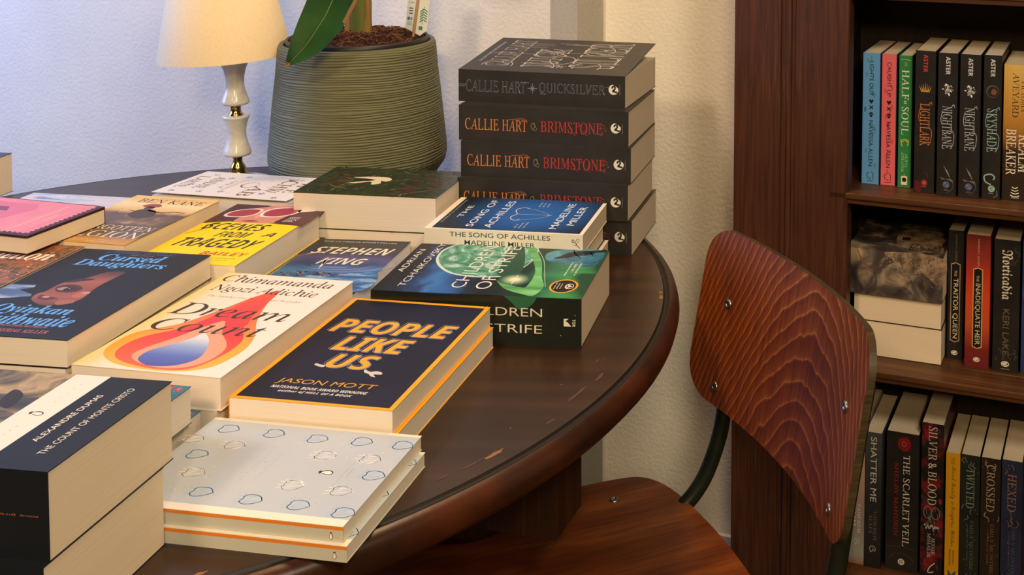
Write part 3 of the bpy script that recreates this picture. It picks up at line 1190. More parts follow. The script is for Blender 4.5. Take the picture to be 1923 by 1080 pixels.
def song_spine(p, L, t):
    f0 = p.fn
    p.fn = lambda x, y: f0(x * L / 198.4, y * t / 25.6)
    p.text('THE SONG OF ACHILLES', 'F', 32, 16.2, 158, 22.4, '35475e', 2)
    p.text('MADELINE MILLER', 'S', 51, 6.2, 139, 12.2, '35475e', 2, fat=.004)
    ink = '2a2320'
    p.line([(195, 8), (191, 12), (189, 16), (186, 19), (185, 16), (188, 15)], .8, ink, 2, 4)
    p.line([(190.5, 12.5), (193, 17), (194, 19.5), (191.5, 20), (190, 17)], .6, ink, 2, 4)
    p.line([(191, 12), (187, 12)], .6, ink, 2)
    p.fn = f0


GRP = 'blue and white paperbacks in the short stack'
for i, (dx, dy, wd_, lab) in enumerate([(.004, .012, .116, 'bottom copy of the blue and white book, under two others'),
                                   (-.003, .012, .117, 'middle copy of the blue and white book in its stack of three'),
                                   (0, 0, .1310, 'blue book with white border and bow drawing, top of its short stack')]):
    book(lab, lay('s', -.3877 + dx, 1.4016 + dy, -.112, .2015, wd_, TZ + .0246 * i), wd_, .2015, .0246, (WHT, song_cover), GRP, (WHT, song_spine), PAGE_OLD)

# --- space cover
SPC = gradient('nebula_cover', 'Y', 0, .237, [(0, '1f4a34'), (.10, '3f9456'), (.20, '357a58'), (.30, '173a34'), (.45, '0e1a20'), (.58, '10243c'), (.68, '1f5a9c'), (.76, '2f72b4'), (.84, '173a6c'), (.93, '0d1626'), (1, '0c131c')], rough=.4, wob=.34, wscale=20)
NEBG = noisy('green_nebula', [(.3, '173a33'), (.5, '2f7a50'), (.62, '4a9a5e'), (.8, '1f5a55')], nscale=22, detail=6, dist=1.5, rough=.35)
NEBB = noisy('teal_nebula', [(.3, '17324a'), (.5, '3b7f94'), (.65, '5fa6b2'), (.8, '1f4a66')], nscale=22, detail=6, dist=1.5, rough=.35)
PLAN = noisy('planet_surface', [(.3, '1f5a48'), (.45, '3f8a6c'), (.56, '6aa890'), (.64, 'c0d8c8'), (.72, '4a8068')], nscale=30, detail=8, dist=2, rough=.35)
RINGM = noisy('planet_ring', [(.3, '3f8a4e'), (.55, '6fbf72'), (.75, '9ad48e')], scale=(1, .25, 1), nscale=60, rough=.35)
SPB = noisy('space_spine', [(.3, '151915'), (.7, '20261f')], nscale=14, rough=.35)
SUN = radial('sun_glow', (.048, .088, .054), .020, [(0, 'fff6dc'), (.2, 'f2e2b4'), (.5, '8aa88a'), (.8, '34604c'), (1, '24503f')])


def space_cover(p, w, h):
    p.blob([(100, 8), (150, 6), (158, 40), (140, 72), (112, 66), (102, 36)], NEBB, 1)
    p.blob([(161, 182), (142, 200.6), (114, 202.3), (87, 193), (63, 173), (52.5, 150), (51, 121), (62, 98), (110, 84), (160, 92), (161, 130)], 'c9dccb', 2)
    p.blob([(161, 180), (142, 198), (114, 199.5), (89, 190), (66, 171), (55.5, 149), (54, 122), (64, 99), (110, 85), (160.5, 93), (161, 130)], PLAN, 3)
    p.blob([(160, 110), (120, 96), (80, 88), (60, 90), (58, 110), (100, 118), (140, 122)], '24503f', 4)
    p.ell(48, 88, 20, 19, SUN, 5)
    p.line([(34, 88), (62, 88)], .7, 'fff6dc', 6)
    p.poly(spline([(160, 106), (116, 86), (72, 71), (30, 69), (26, 76), (36, 100), (44, 108), (20, 92), (5, 66), (4, 54), (30, 50), (60.5, 60), (112, 74), (160.5, 97)], 6, True), RINGM, 6)
    p.line([(158, 92), (112, 71), (62, 57), (30, 48)], .8, 'a9c9b0', 6, 5)
    p.poly(spline([(120, 62), (130, 54), (142, 48), (150, 30), (154, 14), (158, 6), (150, 3), (146, 14), (136, 22), (132, 36), (124, 46)], 3, True), '16212b', 6)
    p.line([(126, 30), (140, 40), (152, 44)], 1.6, '16212b', 6)
    p.line([(134, 16), (146, 22)], 1.6, '16212b', 6)
    t = 'e4dfd0'
    p.text('ADRIAN', 'L', 58, 223.5, 134, 231, t, 8)
    p.text('TCHAIKOVSKY', 'L', 15, 205, 157, 213, t, 8)
    p.text('CHILDREN', 'L', 17, 138, 155, 154, t, 8)
    p.text('OF STRIFE', 'L', 16, 109, 158, 126, t, 8)
    p.ell(34, 28, 20.5, 16, 'dca02c', 8, n=40)
    p.ell(34, 28, 17.8, 13.6, '1d1c1a', 9, n=40)
    p.ell(34, 21.5, 8, 5, 'e6dfd0', 10)
    p.ell(34, 21, 6.3, 3.8, '1d1c1a', 11)
    p.poly([(28, 24.5), (34, 18), (40, 24.5), (34, 22.5)], 'e6dfd0', 12)
    for i in range(3):
        scribble(p, 24 + i, 36.8 - i * 3.4, 44 - i, 38.6 - i * 3.4, 'd8ccb0', 10)
        scribble(p, (66, 78, 67)[i], 34 - i * 5.5, (110, 104, 108)[i], 36.6 - i * 5.5, 'dfe4cc', 8)
    r = random.Random(9)
    for i in range(40):
        x, y = r.uniform(3, w - 3), r.uniform(3, h - 3)
        q = r.uniform(.2, .6)
        p.ell(x, y, q, q, 'c4d4e2', 7, n=6)


def space_spine(p, L, t):
    p.poly(spline([(150, t), (160, t - 8), (166, t - 14), (174, t - 14), (183, t - 8), (188, t)], 5), '2f6a48', 1)
    p.text('CHILDREN', 'L', 95, 32.6, 193.4, 42, 'e6ddca', 2)
    p.text('OF STRIFE', 'L', 95, 14, 193.4, 23.4, 'e6ddca', 2)
    p.poly([(217.5, 23.5), (217.5, 32), (223, 32), (219.5, 29.5), (222.5, 27.5), (226, 23.5)], 'e9e2d2', 2)
    p.vtext('TOR', 'SB', 227, 23.4, 230.4, 31.5, 'e9e2d2', 2)
    p.ell(214, 13, .5, .5, 'd8d2c0', 2)
    p.ell(230, 36, .4, .4, 'd8d2c0', 2)


book('thick blue and green space-scene paperback with a ringed planet', lay('s', -.404, 1.2445, -.087, .2372, .1555, TZ), .1555, .2372, .0550,
     (SPC, space_cover), None, (SPB, space_spine), PAGE_OLD)

# --- navy cover with a yellow border, two copies
YEL = mat('yellow_card', 'f0a820', .42, spec=.3)
NAV = noisy('navy_print', [(.3, '191b30'), (.7, '1f2138')], nscale=12, rough=.5, spec=.2)


def people_cover(p, w, h):
    f0 = p.fn
    p.rect(5, 3.5, w - 5, h - 5, NAV, 1)
    p.fn = lambda x, y: f0(x, y * h / 243.1)
    for t, x0, x1, y0, y1 in (('PEOPLE', 15, 144, 154, 186), ('LIKE', 39, 115, 112, 144), ('US', 52, 98, 73, 103)):
        p.text(t, 'BI', x0 - 1.2, y0 + 1.4, x1 - 1.2, y1 + 1.4, 'b9b4c8', 2, fat=.024, ref=0)
        p.text(t, 'BI', x0 - 1.2, y0 + 1.4, x1 - 1.2, y1 + 1.4, NAV, 3, fat=.014, ref=0)
        p.text(t, 'BI', x0 + 1.2, y0 - 1.2, x1 + 1.2, y1 - 1.2, '8a7f94', 4, fat=.018, ref=0)
        p.text(t, 'BI', x0, y0, x1, y1, 'eda92a', 5)
    p.blob([(95, 74), (102, 70), (108, 72), (114, 70), (115, 66), (108, 65), (112, 60), (107, 61), (103, 65), (97, 68)], 'cfc6bd', 6)
    p.blob([(53, 76), (47, 77), (43, 79), (42, 76), (47, 73), (53, 72)], 'cfc6bd', 6)
    p.text('JASON MOTT', 'S', 25, 32.5, 121, 44.5, 'd29a34', 5, skew=.15)
    p.text('NATIONAL BOOK AWARD WINNING', 'BI', 26, 24.5, 120, 29.5, 'ddd8d4', 5)
    p.text('author of HELL OF A BOOK', 'BI', 37, 16.5, 109, 21.8, 'ddd8d4', 5)
    p.fn = f0


GRP = 'navy and yellow paperbacks'
for i, (dx, lab) in enumerate([(.003, 'lower copy of the navy and yellow paperback, only its yellow cover edge showing'),
                               (0, 'navy paperback with yellow border and slanted yellow block lettering, upper of its pair')]):
    book(lab, lay('p', -.458 + dx, 1.012, -.150, .1575, .2385, TZ + .0224 * i), .1575, .2385, .0224, (YEL, people_cover), GRP, (YEL, None), PAGE)

# --- cream cover with a flame drop, two copies
CRM = gradient('cream_cover', 'X', 0, .15, [(0, 'ead79a'), (.16, 'ece0cb'), (1, 'ece3d8')])
FLO = gradient('flame_orange', 'Y', 0, .2, [(0, 'f2b64a'), (.35, 'f0a63a'), (.55, 'ee7a4a'), (1, 'e2503c')])
FLR = gradient('flame_red', 'Y', 0, .2, [(0, 'ea6a40'), (.4, 'dc4040'), (.6, 'd83a48'), (1, 'e0583e')])
FLB = gradient('drop_blue', 'Y', .012, .085, [(0, '4a56a8'), (.3, '5a6fbe'), (.6, '93a8d4'), (.85, 'd9dce0'), (1, 'e8e2dc')])


def dream_cover(p, w, h):
    p.blob([(87.4, 200), (72, 183), (58, 146), (39, 103), (10, 76), (5.5, 45), (14, 24), (38, 9), (72, 3), (108, 5.5), (131, 20), (138, 55), (130, 87), (110, 123), (95, 165)], FLO, 1)
    p.blob([(87.4, 199), (74, 178), (63, 140), (49, 96), (24, 68), (18.5, 42), (27, 23), (49, 11.5), (82, 5.5), (112, 11), (125, 42), (124, 75), (108, 103), (99, 134), (94, 168)], FLR, 2)
    p.blob([(77, 116), (67, 100), (56, 72), (43, 46), (40.5, 29), (55, 16), (84, 8.5), (106, 13), (118.5, 28), (120, 52), (111, 70), (93, 90), (84, 108)], 'eda182', 3)
    p.blob([(93, 150), (100, 128), (106, 112), (100, 104), (90, 122)], 'd5413f', 3)
    p.blob([(75.5, 86), (84, 80), (93, 69), (102, 52), (106.6, 32), (96, 16), (73, 10.5), (55, 18.5), (49.5, 29), (52, 43), (66, 62), (73, 75)], FLB, 4)
    ink = '3a2a25'
    p.text('Chimamanda', 'RI', 7, 216, 138, 236, ink, 6, skew=-.1)
    p.text('Ngozi Adichie', 'RI', 11, 185, 135, 208, ink, 6, skew=-.1)
    p.text('The Number One International Bestseller', 'RI', 19, 173, 128, 178, '8a7a70', 1)
    p.text('Dream', 'RI', 7, 124, 138, 154, ink, 6, skew=-.08)
    p.text('Count', 'RI', 13, 85, 134, 114, ink, 6, skew=-.08)


GRP = 'cream flame-drop paperbacks'
for i, (dx, lab) in enumerate([(-.004, 'lower copy of the cream book with the flame drop, mostly hidden'),
                               (0, 'cream paperback with a flame drop around a blue centre, upper copy')]):
    book(lab, lay('p', -.615 + dx, 1.038, -.166, .1517, .2419, TZ + .0309 * i), .1517, .2419, .0309, (CRM, dream_cover), GRP, (CRM, None), PAGE)

# --- charcoal cover with half a face
CHR = noisy('charcoal_cover', [(.3, '1d1f25'), (.7, '23262d')], nscale=8, rough=.5, spec=.2)
SKN = gradient('face_print', 'Y', .065, .172, [(0, '2c2a30'), (.12, '6e3f34'), (.3, '9a5a48'), (.5, '8a4c3c'), (.7, 'a05a4a'), (.88, '6a3c36'), (1, '2c2b32')], wob=.12, wscale=40)
CLO = noisy('blue_cloth_print', [(.3, '31353f'), (.5, '4a6a9c'), (.62, 'a7b6c8'), (.75, '34486a')], scale=(1, 5, 1), nscale=14, detail=4, rough=.4)


def cursed_cover(p, w, h):
    p.poly([(0, 122), (28, 122), (30, 116), (20, 108), (42, 98), (44, 93), (17, 84), (0, 80)], CLO, 1)
    p.blob([(94, 171), (76, 167), (67, 150), (58, 140), (50, 128), (50, 108), (46, 101), (50, 87), (67, 75), (82, 74), (89, 86), (99, 88), (99, 102), (96, 115), (94, 135), (96, 158)], SKN, 1)
    p.blob([(53, 121), (60, 128), (73, 127), (83, 119), (81, 111), (71, 107), (59, 110)], '4a2a24', 2)
    p.blob([(56, 116), (60.5, 120.5), (66, 120), (68, 114), (62, 112.5)], 'a48a76', 3)
    p.ell(68.5, 116, 4.4, 4.6, '1c120e', 4)
    p.ell(69.2, 117.4, .8, .8, 'e0d4c4', 5)
    p.line([(55, 118), (61, 123.5), (70, 122.5), (79, 114)], 1.1, '24140f', 4, 4)
    p.blob([(50, 134), (62, 146), (78, 146), (70, 140), (58, 134)], '33201c', 2)
    p.blob([(88, 112), (97, 112), (98, 100), (90, 96), (84, 102)], 'b0664f', 2)
    p.line([(91, 108), (97, 111)], 1.4, 'e8dcd0', 3)
    p.blob([(52, 98), (64, 95), (76, 92), (68, 86), (56, 88)], '5d2d2a', 2)
    p.blob([(58, 95), (64, 95), (64, 92), (58, 92)], 'c79a88', 3)
    p.blob([(80, 86), (96, 90), (98, 82), (86, 76)], 'a2604c', 2)
    b = '62a8ec'
    p.text('Cursed', 'RX', 38, 200, 113, 220, b, 6, fat=.004)
    p.text('Daughters', 'RX', 22, 178, 128, 201, b, 6, fat=.004)
    p.text('Oyinkan', 'RX', 30, 48, 115, 73, b, 6, fat=.004)
    p.text('Braithwaite', 'RX', 20, 26, 133, 52, b, 6, fat=.004)
    p.text('FROM THE GLOBAL BESTSELLER', 'S', 52, 22, 117, 25.5, 'c2847e', 6)
    p.text('MY SISTER, THE SERIAL KILLER', 'R', 20, 9, 126, 16.5, 'c9706c', 6, fat=.006)
    scribble(p, 30, h - 5, 124, h - 3, '4a76b0', 6)
    scribble(p, 34, h - 9.6, 120, h - 7.4, '4a76b0', 6)
    p.text('Abi Daré', 'R', 66, h - 15, 96, h - 11.5, 'c9706c', 6)


GRP = 'charcoal paperbacks with half a face'
for i, lab in enumerate(['bottom copy of the charcoal face book, hidden under two others', 'middle copy of the charcoal face book in its stack of three',
                         'charcoal paperback with half a face and bright blue lettering, top of its stack']):
    book(lab, lay('p', -.778 + (.003, -.002, 0)[i], 1.065, -.120, .1557, .2330, TZ + .0270 * i), .1557, .2330, .0270, (CHR, cursed_cover), GRP, (CHR, None), PAGE)

# --- flower meadow cover beside it
MEA = noisy('meadow_cover', [(.28, '2e3a20'), (.42, '5a4630'), (.52, '8a5a3c'), (.62, 'a3623f'), (.75, '4a5428')], nscale=90, detail=6, dist=1, rough=.4)
SKY = noisy('dusk_sky', [(.3, '6a86d0'), (.55, 'a9a4dc'), (.75, 'd2b4cf')], scale=(1, 2, 1), nscale=14, detail=4, rough=.4)


def meadow_cover(p, w, h):
    p.poly([(0, h), (0, h - 42), (40, h - 30), (84, h - 16), (104, h)], SKY, 1)
    r = random.Random(12)
    cols = ['d83f58', 'c8304c', 'e89a58', 'ecb06a', '66763c', '44542c', 'dc6a7c', '9a7a46', '2c3620', 'e07e54']
    for i in range(620):
        x, y = r.uniform(2, w - 2), r.uniform(2, h - 2)
        if y > h - 42 + x * .40 and x < 104:
            continue
        red = x > w * .55 and y > h - 60
        c = r.choice(cols[:3] if red and r.random() < .55 else cols)
        p.ell(x, y, r.uniform(.8, 2.4), r.uniform(.6, 1.7), c, 2 + (i % 3), r.uniform(0, 3), 7)
    p.text('Dandelion', 'RX', 16, h - 50, 142, h - 20, 'f2eadf', 7, fat=.006)
    p.line([(w - 1, 0), (w - 1, h)], 1.2, 'b58a48', 6)


book('flower meadow paperback with white lettering, left of the charcoal face book', lay('p', -.9307, 1.1019, -.120, .153, .220, TZ), .153, .220, .0815,
     (MEA, meadow_cover), None, (MEA, None), PAGE_PALE)

# --- legion cover, three copies
LEG = gradient('battle_cover', 'Y', 0, .18, [(0, 'd09a4a'), (.10, 'b8884e'), (.14, '6b5848'), (.45, '5d4c42'), (.60, '75604c'), (.66, 'd8b070'), (.8, 'ecd6a0'), (.92, 'e2b868'), (1, 'eccf92')], wob=.10, wscale=38)


def legion_cover(p, w, h):
    r = random.Random(19)
    top = [(4 + i * 4, 88 + 18 * min(1, i / 6) + r.uniform(-3, 7)) for i in range(30)]
    p.poly(top + [(w - 2, 80), (w - 2, 66), (4, 66)], LEGD, 1)
    for i in range(16):
        x = r.uniform(20, 116)
        p.line([(x, 98), (x + r.uniform(-5, 5), r.uniform(112, 128))], .5, '5a4636', 2)
    p.blob([(46, 100), (44, 118), (52, 126), (64, 124), (74, 116), (80, 100), (66, 90)], '4a3a32', 3)
    p.blob([(38, 138), (46, 146), (58, 146), (64, 138), (56, 133), (46, 133)], '9a4438', 4)
    p.blob([(48, 134), (56, 136), (60, 130), (54, 124), (48, 127)], '5a4436', 4)
    p.line([(58, 122), (80, 116), (96, 121), (110, 120)], [3.4, 3, 2.6, 2], '584234', 3, 4)
    p.line([(96, 121), (112, 119)], .9, '6d5a48', 4)
    p.line([(34, 118), (44, 116)], 1.6, '584234', 3)
    scribble(p, 40, h - 8.5, 96, h - 6.6, '9a7c4c', 5)
    p.text('BEN KANE', 'R', 19, 150, 112, 165, '2a211c', 5)
    p.text('THE', 'R', 58, 70.5, 72, 74, 'd8cfc0', 5)
    p.text('FORGOTTEN', 'R', 16, 46, 117, 62, 'e6dfd2', 5)
    p.text('LEGION', 'R', 14, 20, 118, 42, 'e6dfd2', 5)
    p.text('They will fight for honour,', 'RI', 42, 9.5, 92, 13, 'e6dfd2', 5, fat=.01)
    p.text('for freedom and for revenge', 'RI', 40, 4.5, 92, 8, 'e6dfd2', 5, fat=.01)


LEGD = noisy('battle_crowd', [(.3, '4a3c34'), (.55, '67523f'), (.75, 'a8834f')], nscale=50, detail=6, rough=.4)
GRP = 'golden battle-scene paperbacks'
for i, lab in enumerate(['bottom copy of the golden battle book, hidden by its neighbours', 'middle copy of the golden battle book, hidden by its neighbours',
                         'golden brown battle-scene paperback with a red-plumed rider, beside the pink book']):
    book(lab, lay('p', -.825, 1.322, -.180, .1210, .1770, TZ + .0279 * i), .1210, .1770, .0279, (LEG, legion_cover), GRP, (LEG, None), PAGE_OLD)

# --- yellow and maroon cover with sunglasses, two copies
YLW = mat('bright_yellow_print', 'f4d80c', .4, spec=.3)
MAR = noisy('maroon_print', [(.3, '331a20'), (.6, '54252d'), (.8, '6e2f38')], nscale=20, rough=.4)


def brush(p, t, x0, y0, x1, y1):
    p.text(t, 'BI', x0, y0, x1, y1, '2a2614', 4, fat=-.004, skew=.12)


def scenes_cover(p, w, h):
    f0 = p.fn
    p.fn = lambda x, y: f0(x * w / 130, y * h / 217)
    w, h = 130, 217
    p.poly([(0, 136), (14, 142), (31, 147), (60, 146), (90, 147), (w, 142), (w, h), (0, h)], MAR, 1)
    p.blob([(40, 146), (34, 160), (36, 178), (24, 190), (38, 206), (60, 214), (80, 213), (94, 206), (92, 180), (88, 158), (84, 147)], 'cf8a72', 2)
    p.blob([(46, 214), (60, 222), (94, 222), (100, 212), (80, 216), (60, 214)], 'd89a80', 2)
    p.blob([(44, 152), (56, 156), (66, 153), (56, 149.5)], '8a3038', 3)
    p.blob([(50, 176), (58, 178), (60, 168), (54, 166)], 'dba088', 3)
    for pts in ([(12, 166), (9, 182), (20, 196), (38, 202), (49, 196), (48, 178), (36, 166)], [(58, 172), (52, 192), (62, 208), (88, 214), (98, 204), (96, 186), (80, 172)]):
        p.blob(pts, 'ecdcd2', 4)
        cx, cy = sum(a for a, b in pts) / 7, sum(b for a, b in pts) / 7
        p.blob([(cx + (a - cx) * .84, cy + (b - cy) * .84) for a, b in pts], 'a23a48', 5)
    p.blob([(94, 208), (112, 214), (118, 204), (98, 196)], 'ecdcd2', 4)
    for i, t in enumerate(('EVERY', 'FAMILY', 'HAS A', 'BAD SEED…')):
        p.text(t, 'SB', 98 - i * .6, 171.5 - i * 5.2, 113 - i * .3, 174.8 - i * 5.2, 'e6dcd4', 6)
    brush(p, 'SCENES', 10, 116, 90, 141)
    brush(p, 'FROM', 42, 90, 84, 110)
    brush(p, 'A', 99, 98, 114, 113)
    brush(p, 'TRAGEDY', 10, 53, 112, 84)
    p.line([(2, 96), (14, 112), (12, 130), (22, 136)], [1, 2, 3, 2], '2a2614', 4, 4)
    p.text('BAILEY', 'BI', 62, 29, 120, 40, 'c0442a', 4)
    scribble(p, 62, 19, 114, 21.4, '4a441a', 4)
    scribble(p, 70, 13, 106, 15.2, '4a441a', 4)
    p.fn = f0


GRP = 'yellow and maroon paperbacks'
for i, lab in enumerate(['lower copy of the yellow sunglasses book, hidden between its neighbours', 'bright yellow and maroon paperback with white-framed red sunglasses']):
    book(lab, lay('p', -.692, 1.291, -.121, .1254, .1980, TZ + .0348 * i), .1254, .1980, .0348, (YLW, scenes_cover), GRP, (YLW, None), PAGE)

# --- storm cover
STO = gradient('storm_cover', 'Y', .02, .19, [(0, '141d33'), (.18, '1f4c86'), (.30, '3b77b4'), (.42, '253e74'), (.55, '4d4a80'), (.68, '23304e'), (.8, '2c313a'), (1, '30343a')], wob=.30, wscale=24, rough=.35)
STW = noisy('storm_water', [(.3, '123058'), (.5, '2a68a8'), (.62, '86b4d8'), (.75, '1c3f70')], scale=(1, 3, 1), nscale=26, detail=6, rough=.35)


def storm_cover(p, w, h):
    f0 = p.fn
    p.fn = lambda x, y: f0(x * w / 122.8, y * h / 188.4)
    p.blob([(0, 40), (30, 62), (60, 56), (122, 74), (122, 10), (0, 10)], STW, 1)
    for i in range(9):
        r0 = 18 + i * 4
        p.line([(62 + r0 * 1.5 * cos(a), 98 + r0 * .62 * sin(a)) for a in [3.3 + i * .12 + k * .22 for k in range(12)]], [.5, 1.0, 1.4, .6], ['8d8ac0', '7aa0d0', '5a5c9a'][i % 3], 2)
    r = random.Random(8)
    for i in range(70):
        x = r.uniform(8, 84)
        y = 62 + r.uniform(-7, 7) - abs(x - 40) * .05
        p.ell(x, y, r.uniform(1, 3.2), r.uniform(.6, 1.8), r.choice(['6d5a62', '9a7a78', '473f52', '2e3a5c', 'b89a90']), 3, r.uniform(-.5, .5), 6)
    for i in range(26):
        y = r.uniform(14, 50)
        x = r.uniform(4, 90)
        p.line([(x, y), (x + r.uniform(8, 28), y + r.uniform(-2, 2))], .7, r.choice(['8fb8dc', '5a90c8', '16305a']), 2)
    p.line([(84, 26), (92, 36), (96, 44)], 1.3, 'b48a78', 4)
    p.text('THE ULTIMATE STORYTELLER', 'F', 9, 177, 108, 181, 'd6d2c8', 5, skew=.1)
    w_ = 'ece2c4'
    p.text('STEPHEN', 'BI', 10, 133, 112, 158, w_, 5, skew=.12, fat=-.006)
    p.line([(-.0 + 2, 122), (14, 132), (30, 140)], [.4, 1.2, 2.4], w_, 5, 4)
    p.text('KING', 'BI', 34, 96, 92, 119, w_, 5, skew=.12, fat=-.006)
    p.line([(42, 110), (45, 92), (47, 78)], [3.4, 2.4, .6], w_, 5, 4)
    p.fn = f0


book('dark blue stormy seascape paperback with ragged cream lettering', lay('p', -.552, 1.277, -.079, .1200, .1820, TZ), .1200, .1820, .0400,
     (STO, storm_cover), None, (STO, None), PAGE_PALE)

# --- white cover with copper lettering (head to the right), two copies
IVO = mat('ivory_card', 'e9e2d8', .45, spec=.3)


def ivory_cover(p, w, h):
    c = '6e4a34'
    p.text('ADDIE', 'R', 26, 38, 90, 55, c, 2, fat=.006)
    p.text('LARUE', 'R', 27, 9, 90, 25, c, 2, fat=.006)
    p.text('THE INVISIBLE', 'R', 34, 84, 92, 88, '6a5a54', 2)
    p.text('LIFE of', 'RI', 40, 70, 84, 80, '6a5a54', 2)
    p.text('V E', 'R', 40, 172, 84, 190, c, 2, fat=.006)
    p.text('SCHW', 'R', 10, 143, 90, 166, c, 2, fat=.006)
    p.text('AB', 'R', 60, 119, 112, 139, c, 2, fat=.006)
    p.line([(58 + 14 * cos(a), 108 + 11 * sin(a)) for a in [k * .27 for k in range(24)]], [1.6, .8, 1.6, 2.4], c, 2)
    r = random.Random(6)
    for x, y in ((19, 80), (99, 90), (112, 178), (74, 36 - 10), (30, 60), (104, 60), (20, 150), (96, 150), (16, 28), (108, 20), (60, 196)):
        for k in range(5):
            a = k * 1.256 + x
            p.ell(x + 3.2 * cos(a), y + 3.2 * sin(a), 2.2, 1.5, r.choice(['8a92b8', '6f78a4', 'a3aac8']), 2, a, 10)
    for i in range(14):
        x, y = r.uniform(6, w - 6), r.uniform(6, h - 6)
        p.poly([(x - 1.6, y), (x, y - .5), (x + 1.6, y), (x, y + .5)], c, 2)
        p.poly([(x, y - 1.6), (x + .5, y), (x, y + 1.6), (x - .5, y)], c, 2)


GRP = 'white paperbacks with copper lettering'
for i, (lab, lf) in enumerate([('lower copy of the white book with copper lettering, only pages showing', 0), ('white paperback with copper lettering and blue flowers, in front of the table lamp', .035)]):
    book(lab, lay('f', -.805, 1.554, -.183, .2036, .1220, TZ + .0335 * i), .1220, .2036, .0335, (IVO, ivory_cover), GRP, (IVO, None), PAGE, lift=lf)

# --- dark foliage cover, two thick copies
FOL = noisy('dark_foliage_cover', [(.3, '0e130d'), (.5, '1c2716'), (.65, '2f3d22'), (.8, '161b12')], nscale=55, detail=6, dist=1.5, rough=.3, spec=.5)


def foliage_cover(p, w, h):
    r = random.Random(21)
    for i in range(90):
        x, y, a, l = r.uniform(4, w - 4), r.uniform(4, h - 4), r.uniform(0, 6.3), r.uniform(4, 16)
        dx, dy = l * cos(a), l * sin(a)
        p.poly([(x, y), (x + dx * .5 - dy * .12, y + dy * .5 + dx * .12), (x + dx, y + dy), (x + dx * .5 + dy * .12, y + dy * .5 - dx * .12)], r.choice(['2c3d22', '3a4a2a', '1e2c18', '4a5a38', '141c10', '5f6c4c']), 1 + i % 3)
    for x0, y0, x1, y1 in ((112, 44, 60, 52), (100, 62, 84, 30), (90, 48, 72, 66), (120, 130, 96, 170), (24, 130, 10, 104)):
        p.line([(x0, y0), ((x0 + x1) / 2 + 3, (y0 + y1) / 2), (x1, y1)], .8, '8a8a62', 5, 4)
    p.blob([(50, 48), (43, 66), (42, 92), (52, 104), (62, 100), (60, 92), (72, 96), (78, 86), (66, 80), (74, 64), (76, 50), (66, 66), (58, 80), (52, 72)], 'd6caa0', 5)
    p.blob([(57, 60), (54, 74), (57, 82), (64, 72)], '2a1c14', 6)
    for x0, x1, y0, y1, n_ in ((16, 100, 10, 40, 30), (14, 112, 122, 176, 44)):
        for i in range(n_):
            x, y = r.uniform(x0, x1), r.uniform(y0, y1)
            p.line([(x, y), (x + r.uniform(-1, 1), y + r.uniform(6, 20))], r.uniform(.6, 1.3), r.choice(['6e2f22', '7d3a2a', '5a251c']), 6)


GRP = 'dark foliage paperbacks'
for i, lab in enumerate(['lower copy of the dark foliage book, pages showing behind the stormy seascape', 'thick dark green foliage paperback with a pale beast skull, in front of the plant pot']):
    book(lab, lay('f', -.582, 1.482, -.114, .1946, .1257, TZ + .0469 * i), .1257, .1946, .0469, (FOL, foliage_cover), GRP, (FOL, None), PAGE)

# --- pale blue heart-pattern books, two thin copies
PAL = noisy('pale_blue_cover', [(.3, 'b2bcc8'), (.7, 'bcc4cc')], nscale=10, rough=.35)
PALS = mat('pale_grey_spine', 'c2c0b4', .4, spec=.3)


def heart(p, x, y, s, col, r):
    """loose pen drawing of a heart lying on its side, point to the right foot of the cover"""
    def q(a, b):
        return (x + b * s, y - a * s)
    for k in range(3):
        j = lambda: r.uniform(-.05, .05)
        p.line([q(.95 + j(), 0 + j()), (q(.55 + j(), .48 + j())), q(-.1 + j(), .62 + j()), q(-.55 + j(), .4 + j()), q(-.5 + j(), .05 + j()), q(-.6 + j(), -.3 + j()), q(-.2 + j(), -.58 + j()),
                q(.45 + j(), -.42 + j()), q(.95 + j(), 0 + j())], .5 + .25 * (k == 0), col, 2, 4)
    for a0, b0, a1, b1 in ((-.5, .2, -1.0, .35), (-.45, -.05, -1.05, -.1), (-.5, -.3, -.95, -.5), (-.4, .35, -.75, .6), (-.3, -.1, .2, .2), (-.2, .3, .3, .4)):
        p.line([q(a0, b0), q((a0 + a1) / 2 + .05, (b0 + b1) / 2 + .08), q(a1, b1)], .55, col, 2, 4)
    for k in range(7):
        a = -.35 + k * .14
        p.line([q(a, -.42 + .05 * k), q(a + .12, -.2 + .05 * k)], .4, col, 2)


def valen_cover(p, w, h):
    p.rect(9, 0, w - 4, h, PAL, 1)
    r = random.Random(31)
    B, Wh = '7fb0e0', 'f6f2ee'
    spots = [(122, 174, B), (121, 130, B), (119, 88, B), (121, 47.5, B), (121, 10, B), (100.5, 194, Wh), (97.4, 153, Wh), (94, 67, Wh), (95, 27, Wh), (78, 175, B), (71.4, 12, B), (51, 160, Wh),
             (47, 69.5, Wh), (45, 27, Wh), (25.6, 136, B), (22, 91, B), (21, 50, B), (17, 10, B), (20, 178, B)]
    for x, y, c in spots:
        heart(p, x, y, 11.5, c, r)
    for i in range(26):
        x, y = r.uniform(12, w - 8), r.uniform(5, h - 5)
        p.ell(x, y, .6, .6, 'efece6' if i % 2 else '9aa0a4', 2, n=8)
    scribble(p, 47, 113, 100, 118, 'b3bcc8', 3)
    scribble(p, 50, 102, 96, 106, 'b3bcc8', 3)
    penguin(p, 69.5, 52, 13, 0, None, 3)
    scribble(p, 52, 36, 92, 37.4, 'a8a8a8', 3)
    scribble(p, 64, 31.5, 80, 33, 'a8a8a8', 3)


def valen_spine(p, L, t):
    p.rect(0, t - 3.2, L, t - .4, 'e0822c', 1)
    penguin(p, L - 10, 4.8, 6.2, -pi / 2 * 0, None, 2, '6b5c52')


